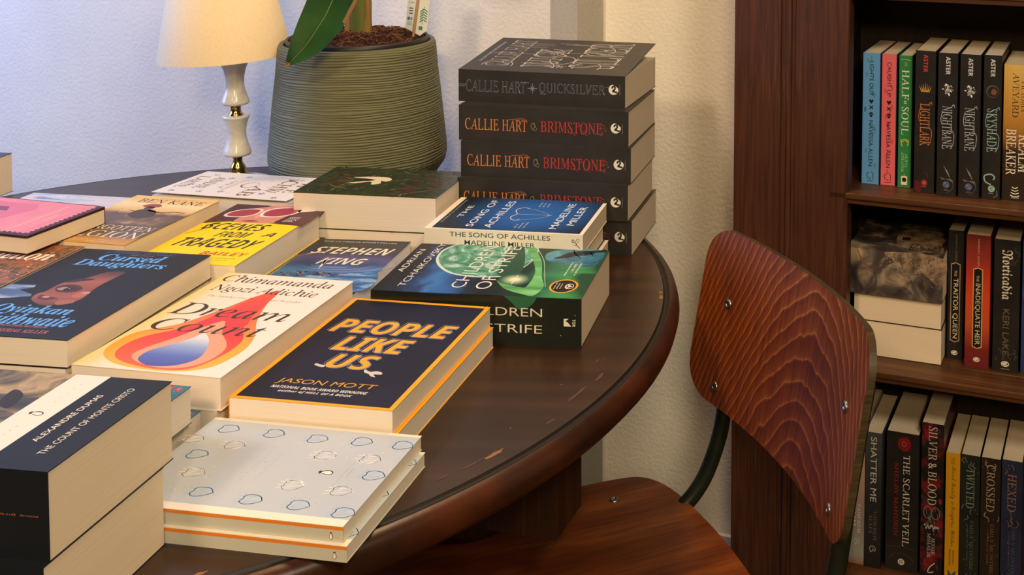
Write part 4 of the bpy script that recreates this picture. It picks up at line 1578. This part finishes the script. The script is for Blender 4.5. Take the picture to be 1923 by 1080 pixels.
GRP = 'pale blue heart-pattern books'
for i, (dx, dy, lab) in enumerate([(.004, -.004, 'lower of the two pale blue heart-pattern books, orange spine stripe, lying on the table'),
                                   (0, 0, 'pale blue book patterned with blue and white hearts, upper of its pair')]):
    book(lab, lay('s', -.4915 + dx, .8738 + dy, -.155, .1975, .1399, TZ + .0129 * i), .1399, .1975, .0129, (WHT, valen_cover), GRP, (PALS, valen_spine), PAGE)

# --- black classic with a painted scene and white strip, two very thick copies
CLA = noisy('classic_black', [(.3, '151920'), (.7, '1a1f28')], nscale=10, rough=.48, spec=.25)
PNT = noisy('old_painting', [(.25, '1b1b16'), (.42, '3c3a2c'), (.52, '7a6a44'), (.6, 'b0986a'), (.72, '6a5c4a'), (.85, '2a2a22')], scale=(1, .5, 1), nscale=26, detail=7, dist=1.5, rough=.4)


def classic_cover(p, w, h):
    p.rect(0, 81, w, h, PNT, 1)
    p.blob([(4, 96), (40, 92), (70, 100), (78, 118), (40, 130), (6, 120)], noisy('painting_light', [(.3, '9a7f5a'), (.6, 'd8b98a'), (.8, 'c79a8a')], nscale=40, detail=6), 2)
    p.blob([(76, 92), (96, 96), (104, 110), (84, 106)], '2a2018', 3)
    p.rect(0, 51.5, w, 72 + 9, 'e6ddd4', 2)
    penguin(p, 72, 66, 12, -.1, None, 4)
    for a in (16, 22, 28, 34, 40, 46, 52, 90, 97, 104, 111, 118):
        scribble(p, a, 65, a + 1.8, 66.8, 'c9a8a0', 3)
    p.text('ALEXANDRE DUMAS', 'F', 35, 36, 105, 41, 'e6ddcc', 3)
    p.text('THE COUNT OF MONTE CRISTO', 'S', 20, 19, 118, 24.5, 'd8d0c0', 3)


def classic_spine(p, L, t):
    scribble(p, L - 38, 30, L - 24, 31.8, '9a5a34', 2)
    scribble(p, L - 21, 30, L - 6, 31.8, '9a5a34', 2)


GRP = 'very thick black classics'
for i, (x, y, wd_, lab) in enumerate([(-.6525, .7585, .1284, 'lower of the two very thick black classics at the front left corner'),
                                      (-.6515, .7645, .1340, 'very thick black classic with a white strip and painted scene, upper of two')]):
    book(lab, lay('s', x, y, -.127, .1973, wd_, TZ + .0621 * i), wd_, .1973, .0621, (CLA, classic_cover), GRP, (CLA, classic_spine), PAGE_OLD)

# --- small teal flower books between the classic and the cream book
TEA = noisy('teal_cover', [(.3, '1f5a66'), (.7, '2f7480')], nscale=20, rough=.4)


def teal_cover(p, w, h):
    r = random.Random(w)
    for i in range(60):
        x, y = r.uniform(4, w - 4), r.uniform(4, h - 4)
        for k in range(5):
            a = k * 1.256
            p.ell(x + 2.4 * cos(a), y + 2.4 * sin(a), 2, 1.4, r.choice(['c23a6a', 'a82a48', 'd8607a']), 1 + i % 3, a, 8)
        p.ell(x, y, 1, 1, 'd8a04a', 5, n=8)


for i, (x, y, lab) in enumerate([(-.482, 1.0096, 'lower small teal flower book wedged behind the black classic'), (-.4795, .987, 'upper small teal book with pink flowers wedged behind the black classic')]):
    c_, s_ = cos(-.15), sin(-.15)
    wd_, ln_ = .092, .10
    book(lab, lay('s', x - ln_ * c_ + wd_ * s_, y - ln_ * s_ - wd_ * c_, -.15, ln_, wd_, TZ + .033 * i), wd_, ln_, .033, (TEA, teal_cover), 'small teal flower books', (TEA, None), PAGE)

# --- pink and maroon hardback, its support, the blue and white one, and the block at the far left
MRN = mat('maroon_board', '4a2030', .5, spec=.3)
PNK = noisy('pink_print', [(.3, 'dd8090'), (.7, 'e58b98')], nscale=20, rough=.5)


def pink_cover(p, w, h):
    pts = [(2, 4), (w - 7, 4)]
    n, m = 30, 52
    for i in range(m):          # zigzag along the fore edge
        x = w - 7 - 2.4 * (i % 2)
        pts += [(x, 4 + (h - 12) * i / m), (x, 4 + (h - 12) * (i + 1) / m)]
    for i in range(n):          # and along the head
        y = h - 7 - 2.6 * (i % 2)
        pts += [(w - 9 - (w - 12) * i / n, y), (w - 9 - (w - 12) * (i + 1) / n, y)]
    pts += [(2, h - 9)]
    p.poly(pts, PNK, 1)
    p.poly([(14, 20), (w - 34, 20), (w - 34, h - 84), (30, h - 70), (14, h - 84)], 'd8708c', 2)
    p.poly([(30, 60), (44, 60), (44, h - 100), (30, h - 110)], '7a4a60', 3)
    for i in range(15):
        x = 14 + i * 6.2
        p.line([(x, h - 44), (x + 1.6, h - 36), (x + 3.6, h - 43)], .9, 'eccb9c', 3)
    for i in range(4):
        x = 44 + i * 5
        p.line([(x, h - 30), (x + 1.6, h - 24), (x + 3.4, h - 29)], .9, 'eccb9c', 3)
    p.line([(12, h - 17), (w - 14, h - 17)], .6, 'b05a6a', 3)
    r = random.Random(14)
    for i in range(40):
        y = r.uniform(h - 120, h - 40)
        p.line([(w - 3, y), (w - r.uniform(12, 20), y + r.uniform(-4, 4))], .5, 'ecc0b4', 3)


th_p = -.24
c_, s_ = cos(th_p), sin(th_p)


def pink_at(x1, y1, z, L, Wd):       # from its near right corner; fore edge towards us
    return lay('f', x1 - L * c_, y1 - L * s_, th_p, L, Wd, z)


GRP = 'pink and maroon books'
book('bottom supporting copy of the maroon book hidden beneath the pink one', pink_at(-.85, 1.345, TZ, .12, .06), .06, .12, .0419, (MRN, None), GRP, (MRN, None), PAGE_OLD)
book('upper supporting copy of the maroon book hidden beneath the pink one', pink_at(-.85, 1.345, TZ + .042, .12, .06), .06, .12, .0419, (MRN, None), GRP, (MRN, None), PAGE_OLD)
book('pink book with zigzag edges and maroon boards, overlapping the golden battle book', pink_at(-.7965, 1.2653, TZ + .0843, .20, .1136), .1136, .20, .0210, (MRN, pink_cover), GRP,
     (MRN, None), PAGE_OLD, board=.0018, drop=.0022)
BWH = noisy('blue_wave_cover', [(.3, 'c9c4c6'), (.5, 'd6d0cc'), (.62, 'b6bccb'), (.75, 'cfc4c4')], scale=(1, 3, 1), nscale=20, detail=5, rough=.4)


def wave_cover(p, w, h):
    r = random.Random(17)
    for i in range(26):
        x, y = r.uniform(4, 60), h - r.uniform(3, 60)
        p.line([(x, y), (x + 12, y + r.uniform(-3, 5)), (x + r.uniform(20, 44), y + r.uniform(-4, 4))], [.8, 2.6, 1.4], r.choice(['5a86c8', '7fa0d4', 'dfe3ea', '3f6ab4', '9ab4dc']), 1 + i % 3, 4)
    p.blob([(80, h - 52), (110, h - 40), (136, h - 42), (150, h - 60), (110, h - 66)], 'c98a86', 2)
    p.blob([(60, h - 70), (100, h - 64), (150, h - 76), (120, h - 96), (60, h - 90)], 'a89aa6', 1)


book('pale blue and white wave-patterned paperback lying behind the pink book', lay('p', -1.0515, 1.4525, -.133, .160, .198, TZ), .160, .198, .040, (BWH, wave_cover), None, (BWH, None), PAGE_PALE)
book('dark-covered book with tan pages at the far left edge of the table', lay('p', -1.284, 1.703, -.10, .129, .10, TZ), .129, .10, .0615, (mat('dark_violet_cover', '2a2740', .4), lambda p, w, h: p.rect(4, 4, w - 6, h - 4, '3a4468', 1)),
     None, (mat('dark_violet_cover'), None), PAGE_OLD)

# ------------------------------------------------------------------ books in the bookcase (all spines read downwards)
def shelf_book(label, u, d, z, w, H, dep, base, spaint, group, lean=0.0, pages=PAGE_OLD, cover=None):
    w -= .0008
    book(label, stand(u + .0004, d, z + .0004 + (abs(lean) * w if lean < 0 else 0), 0), dep, H, w, (cover or base, None), group, (base, spaint), pages)


DK = noisy('black_spine', [(.3, '1d1b1a'), (.7, '282524')], nscale=20, rough=.4)
CR = 'd8d2c4'


def publisher_bird(p, a, h, w):
    p.line([(a - 6, h - 3), (a - 2, h + 2), (a + 3, h + 3), (a + 6, h)], .9, '2a3038', 2, 4)
    p.line([(a - 5, h + 3), (a, h - 3), (a + 5, h - 2)], .9, '2a3038', 2, 4)
    p.text('requited', 'S', a + 7, h - 3.5, a + 8.6, h + 3.5, '2a3038', 2)


def romance(title, col):
    def f(p, L, w):
        r = random.Random(title)
        for i in range(12):
            a, h = r.uniform(5, L - 8), r.uniform(3, w - 2)
            p.blob([(a - 4, h), (a, h + 2), (a + 5, h), (a, h - 1.6)], col, 1)
        ink = '1e2326'
        m = w / 2
        p.text(title, 'F', 12, m - 3.2, 64, m + 3, ink, 3, skew=0)
        p.blob([(72 + 4, m), (71, m + 3.4), (69.5, m + 1.4), (70.5, m), (69.5, m - 1.4), (71, m - 3.4)], ink, 3)
        p.line([(79, m - 2.6), (84, m + 2.6)], 1.7, ink, 3)
        p.line([(79, m + 2.6), (84, m - 2.6)], 1.7, ink, 3)
        p.ell(91.5, m, 3, 3.2, ink, 3)
        p.rect(93.5, m - 1.7, 96, m + 1.7, ink, 3)
        p.ell(92, m + 1.3, .9, .8, col, 4)
        p.ell(92, m - 1.3, .9, .8, col, 4)
        p.text('NAVESSA ALLEN', 'F', 101, m - 3.2, 170, m + 3, ink, 3)
        p.line([(179, m - 2), (182, m - 5), (187, m - 4), (189, m + 1)], .9, ink, 3, 4)
        p.line([(178, m + 1), (181, m + 4), (186, m + 4), (190, m + 4)], .9, ink, 3, 4)
        p.line([(192, m - 5), (192, m + 5)], .8, ink, 3)
    return f


def soul(p, L, w):
    g, c = 'b8bf6a', 'dfe6cf'
    m = w / 2
    p.line([(6, 2), (5.5, m), (7, w - 2)], .7, g, 1, 4)
    p.text('A NOVEL', 'R', 9, m - 2, 16, m + 2, g, 2)
    p.text('HALF', 'R', 21, m - 5.2, 65, m + 5.2, c, 2)
    p.text('a', 'R', 67, m - 2, 72, m + 2, c, 2)
    p.text('SOUL', 'R', 76, m - 5.2, 117, m + 5.2, c, 2)
    p.line([(130 + 6 * cos(a), m + 5 * sin(a)) for a in [.9 + k * .3 for k in range(17)]], 1.2, 'cdbb55', 2)
    p.line([(124, m + 5), (128, m + 6), (126, m)], .8, 'cdbb55', 2, 4)
    p.line([(124, m - 5), (128, m - 6), (127, m - 1)], .8, 'cdbb55', 2, 4)
    p.text('OLIVIA', 'R', 146, m + .6, 166, m + 4.6, 'a9cf90', 2)
    p.text('ATWATER', 'R', 143, m - 5, 173, m - 1, 'a9cf90', 2)
    p.rect(179, m - 4.4, 192, m + 4.4, 'dcd2b8', 2)
    p.ell(184.5, m, 3.4, 3.2, '23201a', 3)
    p.line([(176, m), (179, m)], .7, g, 2)


def aster(title, kind):
    tcol = {'r': 'c8794a', 'w': 'a9acb2', 'g': '8fb0a8'}[kind]

    def f(p, L, w):
        m = w / 2
        p.text('ASTER', 'SB', 5.5, m - 3.2, 31, m + 3.2, 'c23a3a' if kind == 'r' else 'd4d0c8', 2)
        r = random.Random(title)
        if kind == 'r':
            for k in range(7):
                a = -1.2 + k * .4
                p.poly([(60, m + (k - 3) * 1.7 - .7), (60, m + (k - 3) * 1.7 + .7), (45.5 + 1.6 * abs(k - 3), m + (k - 3) * 3.1)], 'd8a04a', 2)
        elif kind == 'w':
            for i in range(40):
                a = r.uniform(0, 6.3)
                q = r.uniform(0, 8)
                p.ell(53 + q * cos(a), m + .9 * q * sin(a), r.uniform(.8, 2.4), r.uniform(.6, 1.6), r.choice(['d6d0c8', 'b0aaa4', 'ece6dc', '7a7672']), 2 + i % 3, a, 7)
        else:
            p.ell(52, m, 9, 9, '5a5650', 2)
            p.ell(52.5, m + .5, 8, 8, '2a211e', 3)
            p.blob([(48, m + 2), (52, m + 6), (57, m + 3), (55, m - 2), (50, m - 1)], '7a4a34', 4)
        p.text(title, 'R', 77, m - 7, 139, m + 7, tcol, 3, fat=.0)
        p.line([(77, m + 6), (74, m + 9), (78, m + 10)], .8, tcol, 3, 4)
        p.line([(112, m + 7), (118, m + 10), (130, m + 9), (136, m + 7)], .7, tcol, 3, 4)
        p.line([(84, m - 7), (96, m - 9), (104, m - 7.5)], .7, tcol, 3, 4)
        if kind == 'r':
            p.line([(178, m + 1), (181, m + 5), (186, m + 5)], .8, '6a2a28', 2, 4)
            p.blob([(190, m - 12), (204, m - 13), (207, m - 5), (196, m - 4)], '5a1c20', 2)
            p.ell(193, m + .5, 4.8, 4.8, '8f2a26', 3)
            p.ell(193, m + .5, 2.4, 2.4, 'b8584a', 4)
        elif kind == 'w':
            p.line([(164, m - 4), (172, m + 1), (180, m + 5)], [.6, 2, 1], '8a8682', 2, 4)
            for k in range(4):
                p.line([(181 + k, m - 9 + k), (186 - k, m + 8), (196, m + 9), (203, m)], .8, '6a6662', 2, 5)
            p.ell(191, m, 5, 5, '565c86', 4)
            p.line([(188, m - 3), (194, m + 3)], .7, '8a90b8', 5)
            p.line([(188, m + 3), (194, m - 3)], .7, '2c3052', 5)
        else:
            p.line([(186, m), (182, m - 8), (174, m - 9), (171, m), (175, m + 5), (179, m + 3)], 1.8, '93b4aa', 2, 5)
            p.ell(192, m + 1, 4.8, 4.8, '93b4aa', 3)
            p.line([(189, m + 3), (192, m - 1), (195, m + 3)], 1, '1e2422', 4)
            p.line([(194, m + 8), (201, m + 9), (204, m + 4)], .7, '7a938c', 2, 4)
        p.text('AMULET', 'S', 198, m - 3.4, 199.6, m + 3.4, '9a958c', 3)
    return f


GOLD = gradient('gold_to_brown_spine', 'Y', 0, .195, [(0, '2a201b'), (.36, '33261d'), (.46, '8a5c28'), (.6, 'b27c30'), (.8, 'c89a48'), (1, 'd8ae5e')], wob=.08, wscale=40)


def realm(p, L, w):
    p.text('VICTORIA', 'R', 22, 24, 67, 29, '3a2a1c', 2)
    p.text('AVEYARD', 'R', 11, 12, 75, 21, '3a2a1c', 2)
    p.text('REALM', 'R', 99, 22, 153, 36, 'ece0c8', 2)
    p.text('BREAKER', 'R', 92, 5, 158, 18.5, 'ece0c8', 2)
    for k in range(4):
        a = 175 + k * 4
        p.line([(a, 14 - k * .8), (a + 2, 18), (a, 22 + k * .8)], 1.2, 'ece0c8', 2, 3)
    p.text('ORION', 'S', 189, 13, 191.5, 24, 'cbbfa6', 2)


GRP = 'paperbacks on the upper shelf'
Z1 = .7975
sb = shelf_book
sb('slim blue paperback, leftmost upright on the upper shelf', -.3598, 1.662, Z1, .0268, .1968, .128, mat('sky_blue_spine', '5a98d6', .42), romance('LIGHTS OUT', '4f86a8'), GRP,
   cover=mat('deep_blue_cover', '2a4668', .4))
sb('coral pink paperback between the blue and the green ones on the upper shelf', -.3315, 1.664, Z1, .0225, .1963, .128, mat('coral_spine', 'de6470', .42), romance('CAUGHT UP', 'c4505e'), GRP,
   cover=mat('deep_blue_cover'))
sb('slim green paperback with a gold ring emblem on the upper shelf', -.3053, 1.660, Z1, .0200, .1962, .128, mat('green_spine', '2c7d48', .42), soul, GRP, cover=mat('green_cover', '24683c', .4))
sb('black paperback with red author lettering and a golden crown on the upper shelf', -.2785, 1.643, Z1, .0300, .2080, .135, DK, aster('LIGHTLARK', 'r'), GRP)
sb('first of two black paperbacks with a white smoke ball, next to the golden crown book', -.2450, 1.639, Z1, .0285, .2075, .135, DK, aster('NIGHTBANE', 'w'), GRP)
sb('second of two black paperbacks with a white smoke ball, next to the dark orb book', -.2138, 1.640, Z1, .0297, .2072, .135, DK, aster('NIGHTBANE', 'w'), GRP)
sb('black paperback with a dark orb and grey-green swirl on the upper shelf', -.181, 1.644, Z1, .0258, .2074, .135, DK, aster('SKYSHADE', 'g'), GRP)
sb('thick gold to brown paperback cut by the right edge of the picture, upper shelf', -.1533, 1.648, Z1, .0417, .1950, .128, GOLD, realm, GRP)

# --- middle shelf
Z2 = .539


def frame_title(author, title, ring, acol):
    def f(p, L, w):
        m = w / 2
        p.text(author, 'S', 6, m - 1.8, 46, m + 1.8, acol, 2)
        for q, c in ((0, ring), (1.2, '1b1712')):
            p.poly([(48 + q, m), (50.5 + q, m + 7 - q), (166.5 - q, m + 7 - q), (169 - q, m), (166.5 - q, m - 7 + q), (50.5 + q, m - 7 + q)], c, 2 if q == 0 else 3)
        p.text('THE', 'S', 60, m - 2, 69, m + 1.6, 'cbbf9a', 4)
        p.text(title, 'S', 72, m - 4.2, 163, m + 4, 'd8cfae', 4)
        penguin(p, 185, m, 7.6, 0 * pi, 'e6dcc6', 2)
    return f


INAD = gradient('fiery_red_spine', 'Y', 0, .198, [(0, '6a2226'), (.15, '7c2622'), (.32, 'c0502a'), (.5, 'd04a22'), (.7, 'b8362a'), (.85, '8a3026'), (1, '6a2620')], wob=.1, wscale=30)


def thorn(p, L, w):
    m = w / 2
    p.text('Norticadia', 'FR', 15, m - 7, 88, m + 8, 'd6cdb8', 2)
    p.text('KERI LAKE', 'S', 102, m - 4.5, 170, m + 4.5, '6e5c4c', 2)
    penguin(p, 183, m, 9, 0, 'e6dcc6', 2)
    p.rect(190, m - 6, 191, m + 6, '8a8072', 2)
    r = random.Random(3)
    for i in range(14):
        a, h = r.choice([r.uniform(4, 30), r.uniform(150, 176)]), r.uniform(3, w - 3)
        p.line([(a, h), (a + r.uniform(2, 7), h + r.uniform(-4, 4)), (a + r.uniform(5, 10), h + r.uniform(-5, 5))], .6, '5c554c', 1, 4)


def cobalt(p, L, w):
    p.text('THE ', 'S', 8, 5, 20, 8, 'b9b4ac', 2)
    p.line([(34, 5), (40, 8), (46, 5)], 1, 'b9b4ac', 2, 4)
    p.text('KATIE LIANG', 'F', 128, 5.5, 182, 12, 'd8d2c8', 2)
    p.blob([(70, 2), (110, 6), (120, 14), (80, 12)], '46588a', 1)


GRP = 'books on the middle shelf'
GREY = noisy('grey_smoke_art', [(.28, '241d1c'), (.42, '3c3434'), (.52, '58504c'), (.6, '8a7a6a'), (.72, 'b59a78')], scale=(1, 1, 1), nscale=22, detail=7, dist=1.2, rough=.4)


def smoke(p, w, h):
    r = random.Random(25)
    p.blob([(20, 6), (60, 10), (110, 8), (112, 70), (60, 80), (24, 60)], noisy('snow_print', [(.3, '4a3c34'), (.5, '8a7462'), (.7, 'b59a7c')], nscale=60), 1)
    for i in range(22):
        x = 8 + i * 2.2
        p.line([(r.uniform(16, 24), x), (r.uniform(32, 52), x + r.uniform(-1, 1))], 1.1, '2a1c18', 2)
    p.rect(60, 60, 74, 72, '3a2218', 2)


def smoke_spine(p, L, t):
    r = random.Random(26)
    pale = MATS['snow_print']
    p.poly(spline([(58, t - 1), (80, t - 16), (96, t - 30), (112, t - 26), (124, t - 34), (142, t - 44), (143, t - 1)], 5, True), pale, 1)
    for i in range(150):
        a = r.uniform(52, 143)
        h = t - 2 - abs(r.gauss(0, 1)) * (8 + (a - 50) * .28)
        if h > 3:
            p.ell(a, h, r.uniform(.5, 1.8), r.uniform(.4, 1.1), r.choice(['4a403c', '6a5a4e', '332c2a', 'b59a7c']), 2, r.uniform(0, 3), 6)
    p.line([(16, t - 2), (24, t - 18), (34, t - 28), (42, t - 40)], [1.4, 3, 2, 1], '7a5244', 2, 5)
    p.line([(26, t - 22), (36, t - 34)], 1, '9a6a54', 2)
    for i in range(16):
        a = r.uniform(4, 140)
        h = r.uniform(4, t - 14)
        p.line([(a, h), (a + r.uniform(2, 7), h + r.uniform(-3, 3))], .5, '6d625c', 2)


def in_case(u, d, z):
    m = room_mtx(u, d, z)
    return m


def fore_out(u_l, d, z, L, Wd):      # fore edge towards the room, head to the right
    m = Matrix.Identity(4)
    m.col[0][:3], m.col[1][:3], m.col[2][:3], m.col[3][:3] = -NX, UX, (0, 0, 1), room(u_l, d + Wd, z)
    return m


def spine_out(u_r, d, z):            # spine towards the room, head to the left
    m = Matrix.Identity(4)
    m.col[0][:3], m.col[1][:3], m.col[2][:3], m.col[3][:3] = NX, -UX, (0, 0, 1), room(u_r, d, z)
    return m


CDK = mat('dark_book_cover', '2c2320', .45)
book('lowest of the three flat-lying books on the middle shelf, cream pages facing out', fore_out(-.3665, 1.657, Z2 + .0003, .131, .135), .135, .131, .0528, (CDK, None), GRP, (CDK, None), PAGE_OLD)
book('page-edge book directly under the grey smoke-patterned one on the middle shelf', fore_out(-.3675, 1.657, Z2 + .0533, .131, .135), .135, .131, .0420, (CDK, None), GRP, (CDK, None), PAGE_OLD)
book('thick grey smoke-patterned book lying on top of two page-edge books, middle shelf', spine_out(-.2342, 1.650, Z2 + .0955), .140, .1435, .0680, (GREY, smoke), GRP, (GREY, smoke_spine), PAGE_OLD)
sb('black paperback with a thin cream framed title, beside the flat-lying books', -.2325, 1.687, Z2, .0235, .1941, .11, DK, frame_title('DANIELLE L. JENSEN', 'TRAITOR QUEEN', 'b59a7c', '6a625a'), GRP)
sb('fiery red paperback with an arched black title panel, middle shelf', -.2035, 1.666, Z2, .0355, .1977, .128, INAD, frame_title('DANIELLE L. JENSEN', 'INADEQUATE HEIR', 'd8b06a', 'c79a86'), GRP)
sb('thick black paperback with pale blackletter title, middle shelf', -.1635, 1.666, Z2, .0375, .1952, .128, DK, thorn, GRP)
sb('cobalt blue paperback cut by the right edge of the picture, middle shelf', -.1235, 1.669, Z2, .0320, .1955, .125, noisy('cobalt_spine', [(.3, '262e5e'), (.7, '38427e')], nscale=20), cobalt, GRP)

# --- lower shelf
Z3 = .2135


def quill(p, a, h, r, col):
    p.line([(a + r * cos(t), h + r * sin(t)) for t in [.6 + k * .35 for k in range(16)]], .9, col, 2)
    p.line([(a - r * .3, h), (a + r * .4, h + r * .3), (a + r * 1.3, h - r * .9)], .9, col, 2, 4)


def mafi(title, tcol):
    def f(p, L, w):
        m = w / 2
        if title:
            p.text(title, 'S', 7, m - 4.6, 107, m + 4.6, tcol, 2)
        p.text('TAHEREH', 'R', 120, m + 1, 166, m + 6, tcol if not title else '6a6460', 2)
        p.text('MAFI', 'R', 128, m - 6, 156, m - 1, tcol if not title else '6a6460', 2)
        quill(p, 180, m, 4.4, '9fb4b0' if not title else 'b09a9a')
    return f


def scarlet(p, L, w):
    m = w / 2
    r = random.Random(41)
    for k in range(5):
        q = 12 - k * 2.4
        p.blob([(17 + q * (1 + .12 * sin(3 * a + k)) * cos(a), m + 2 + q * (1 + .12 * cos(2 * a)) * sin(a)) for a in [i * .7 for i in range(9)]], ['5a1416', '8a2422', '6a1a1a', 'a83a32', '741c1c'][k], 2 + k, 3)
    p.text('THE SCARLET VEIL', 'R', 34, m + 1, 174, m + 11, 'dcd4c2', 2)
    p.text('SHELBY MAHURIN', 'R', 48, m - 12, 160, m - 6, '9a2a24', 2, fat=.006)
    p.line([(178, 2), (176, m), (178, w - 2)], .7, '4a3c36', 1, 4)
    p.line([(200 - 14 * cos(a), m + 19 * sin(a)) for a in [-1.4 + k * .2 for k in range(15)]], .8, '4a3c36', 1)
    p.ell(199, m, 5, 5, 'cfc2b4', 2)
    quill(p, 199, m, 2.6, '3a2a26')


REDB = noisy('red_black_blossom', [(.3, '171313'), (.5, '241a1a'), (.6, '6a1a1e'), (.7, '8a2026'), (.8, '1c1414')], nscale=45, detail=3, rough=.4)


def blossom(p, L, w):
    m = w / 2
    r = random.Random(43)
    for i in range(26):
        a, h = r.uniform(3, L - 10), r.choice([r.uniform(2, 8), r.uniform(w - 8, w - 2)])
        p.blob([(a - 5, h), (a, h + 2.4), (a + 5, h + .6), (a, h - 2.4)], r.choice(['8a1c24', '5e141a', '3a3434', '9a2a30']), 1 + i % 2, 3)
    p.text('SILVER & BLOOD', 'R', 5, m - 6.5, 124, m + 6.5, 'cfc8bc', 3, fat=-.002)
    for k in (-1, 1):
        p.line([(136 + 9 * cos(t), m + k * 6 + 6 * sin(t)) for t in [i * .35 for i in range(19)]], 1, '8a8680', 3)
    for i in range(24):
        a = 128 + r.uniform(0, 34)
        h = m + r.uniform(-11, 11)
        p.line([(a, h), (a + r.uniform(4, 12), h + r.uniform(-3, 3))], .6, '7a7670', 2)
    for i in range(10):
        p.ell(158 + r.uniform(-3, 3), m - 10 + i * 2.2, 2, 1.4, 'b5ada4', 3, 0, 7)
    p.text('JESSIE', 'R', 174, m + .6, 200, m + 5.4, 'c4bcb0', 3)
    p.text('MIHALIK', 'R', 168, m - 6, 206, m - 1, 'c4bcb0', 3)
    p.line([(212, m + 6), (220, m - 2), (228, m - 4), (226, m + 4)], 1.4, 'd8d0c4', 3, 5)


def witches(p, L, w):
    m = w / 2
    ink = '3a2a0c'
    p.text('THE VERY', 'SI', 7, m - 3, 17, m + 2, ink, 2)
    p.text('Secret Society', 'SC', 20, m - 4.6, 70, m + 4.6, ink, 2, fat=-.006)
    p.text('OF', 'S', 73, m - 2, 78, m + 2, ink, 2)
    p.text('Irregular Witches', 'SC', 80, m - 4.6, 142, m + 4.6, ink, 2, fat=-.006)
    p.text('SANGU', 'S', 148, m + 1, 168, m + 4, ink, 2)
    p.text('MANDANNA', 'S', 146, m - 4, 172, m - 1, ink, 2)
    p.blob([(178, m - 5), (184, m), (178, m + 6), (190, m + 4), (192, m - 4)], '4a5a3a', 2)


def fable(title, tcol, acol):
    def f(p, L, w):
        m = w / 2
        p.text(title, 'R', 10 if title == 'CROSSED' else 20, m - 6, 80 if title != 'HEXED' else 76, m + 6, tcol, 2)
        p.text('EMILY MCINTIRE', 'R', 98, m + .5, 174, m + 5.5, acol, 2)
        p.text('A NEVER AFTER NOVEL', 'S', 106, m - 4, 160, m - 2, acol, 2)
        r = random.Random(title)
        for i in range(16):
            a, h = r.uniform(3, L - 4), r.uniform(2, w - 2)
            p.ell(a, h, .5, .5, 'b9b2a4', 2, n=6)
        for i in range(8):
            a, h = r.choice([r.uniform(2, 14), r.uniform(74, 96)]), r.uniform(2, w - 2)
            p.line([(a, h), (a + 4, h + r.uniform(-4, 4)), (a + 8, h + r.uniform(-5, 5))], .7, tcol, 1, 4)
        p.blob([(180, m - 4), (186, m + 3), (182, m + 8), (192, m + 4), (194, m - 4)], acol, 2)
    return f


GRP = 'paperbacks on the lower shelf'
sb('pale pink and grey slim paperback half hidden by the chair back, lower shelf', -.3700, 1.655, Z3, .0240, .2150, .13, gradient('rose_grey_spine', 'Y', 0, .21, [(0, '8a5a3c'), (.06, '8a8e88'), (.3, '857a78'), (.6, 'b08e84'), (1, 'b89a90')], wob=.08), mafi('', 'd0c8bc'), GRP)
sb('charcoal grey paperback with thin silver title next to the slim pink one, lower shelf', -.3455, 1.654, Z3, .0252, .2090, .13, gradient('charcoal_grey_spine', 'Y', 0, .21, [(0, '1a1a1a'), (.5, '2c2c2e'), (1, '48484a')]), mafi('SHATTER ME', 'c9c4bc'), GRP)
sb('broad black paperback with a red rose at its head, lower shelf', -.3150, 1.660, Z3, .0495, .2130, .135, DK, scarlet, GRP)
sb('tall black and crimson blossom paperback, lower shelf', -.2625, 1.660, Z3, .0335, .2345, .135, REDB, blossom, GRP)
sb('slim mustard yellow paperback with handwritten title, lower shelf', -.2262, 1.660, Z3, .0212, .1950, .128, mat('mustard_spine', 'dc9c12', .42), witches, GRP)
sb('black-green paperback next to the mustard yellow one, lower shelf', -.2042, 1.660, Z3, .0282, .1962, .128, noisy('black_green_spine', [(.3, '181c18'), (.7, '262c26')], nscale=20), fable('TWISTED', '8a948a', '6a6a60'), GRP)
sb('brown-black paperback with gold sparks between the black-green and navy ones, lower shelf', -.1752, 1.660, Z3, .0288, .1968, .128, noisy('brown_black_spine', [(.3, '211812'), (.7, '33261c')], nscale=20), fable('CROSSED', 'b09a84', '8a5c3c'), GRP)
sb('dark navy paperback with copper title at the right end of the lower shelf', -.1455, 1.660, Z3, .0300, .1985, .128, noisy('navy_night_spine', [(.3, '1a2036'), (.7, '2c3452')], nscale=20), fable('HEXED', '9a6a50', '5a5a6a'), GRP)
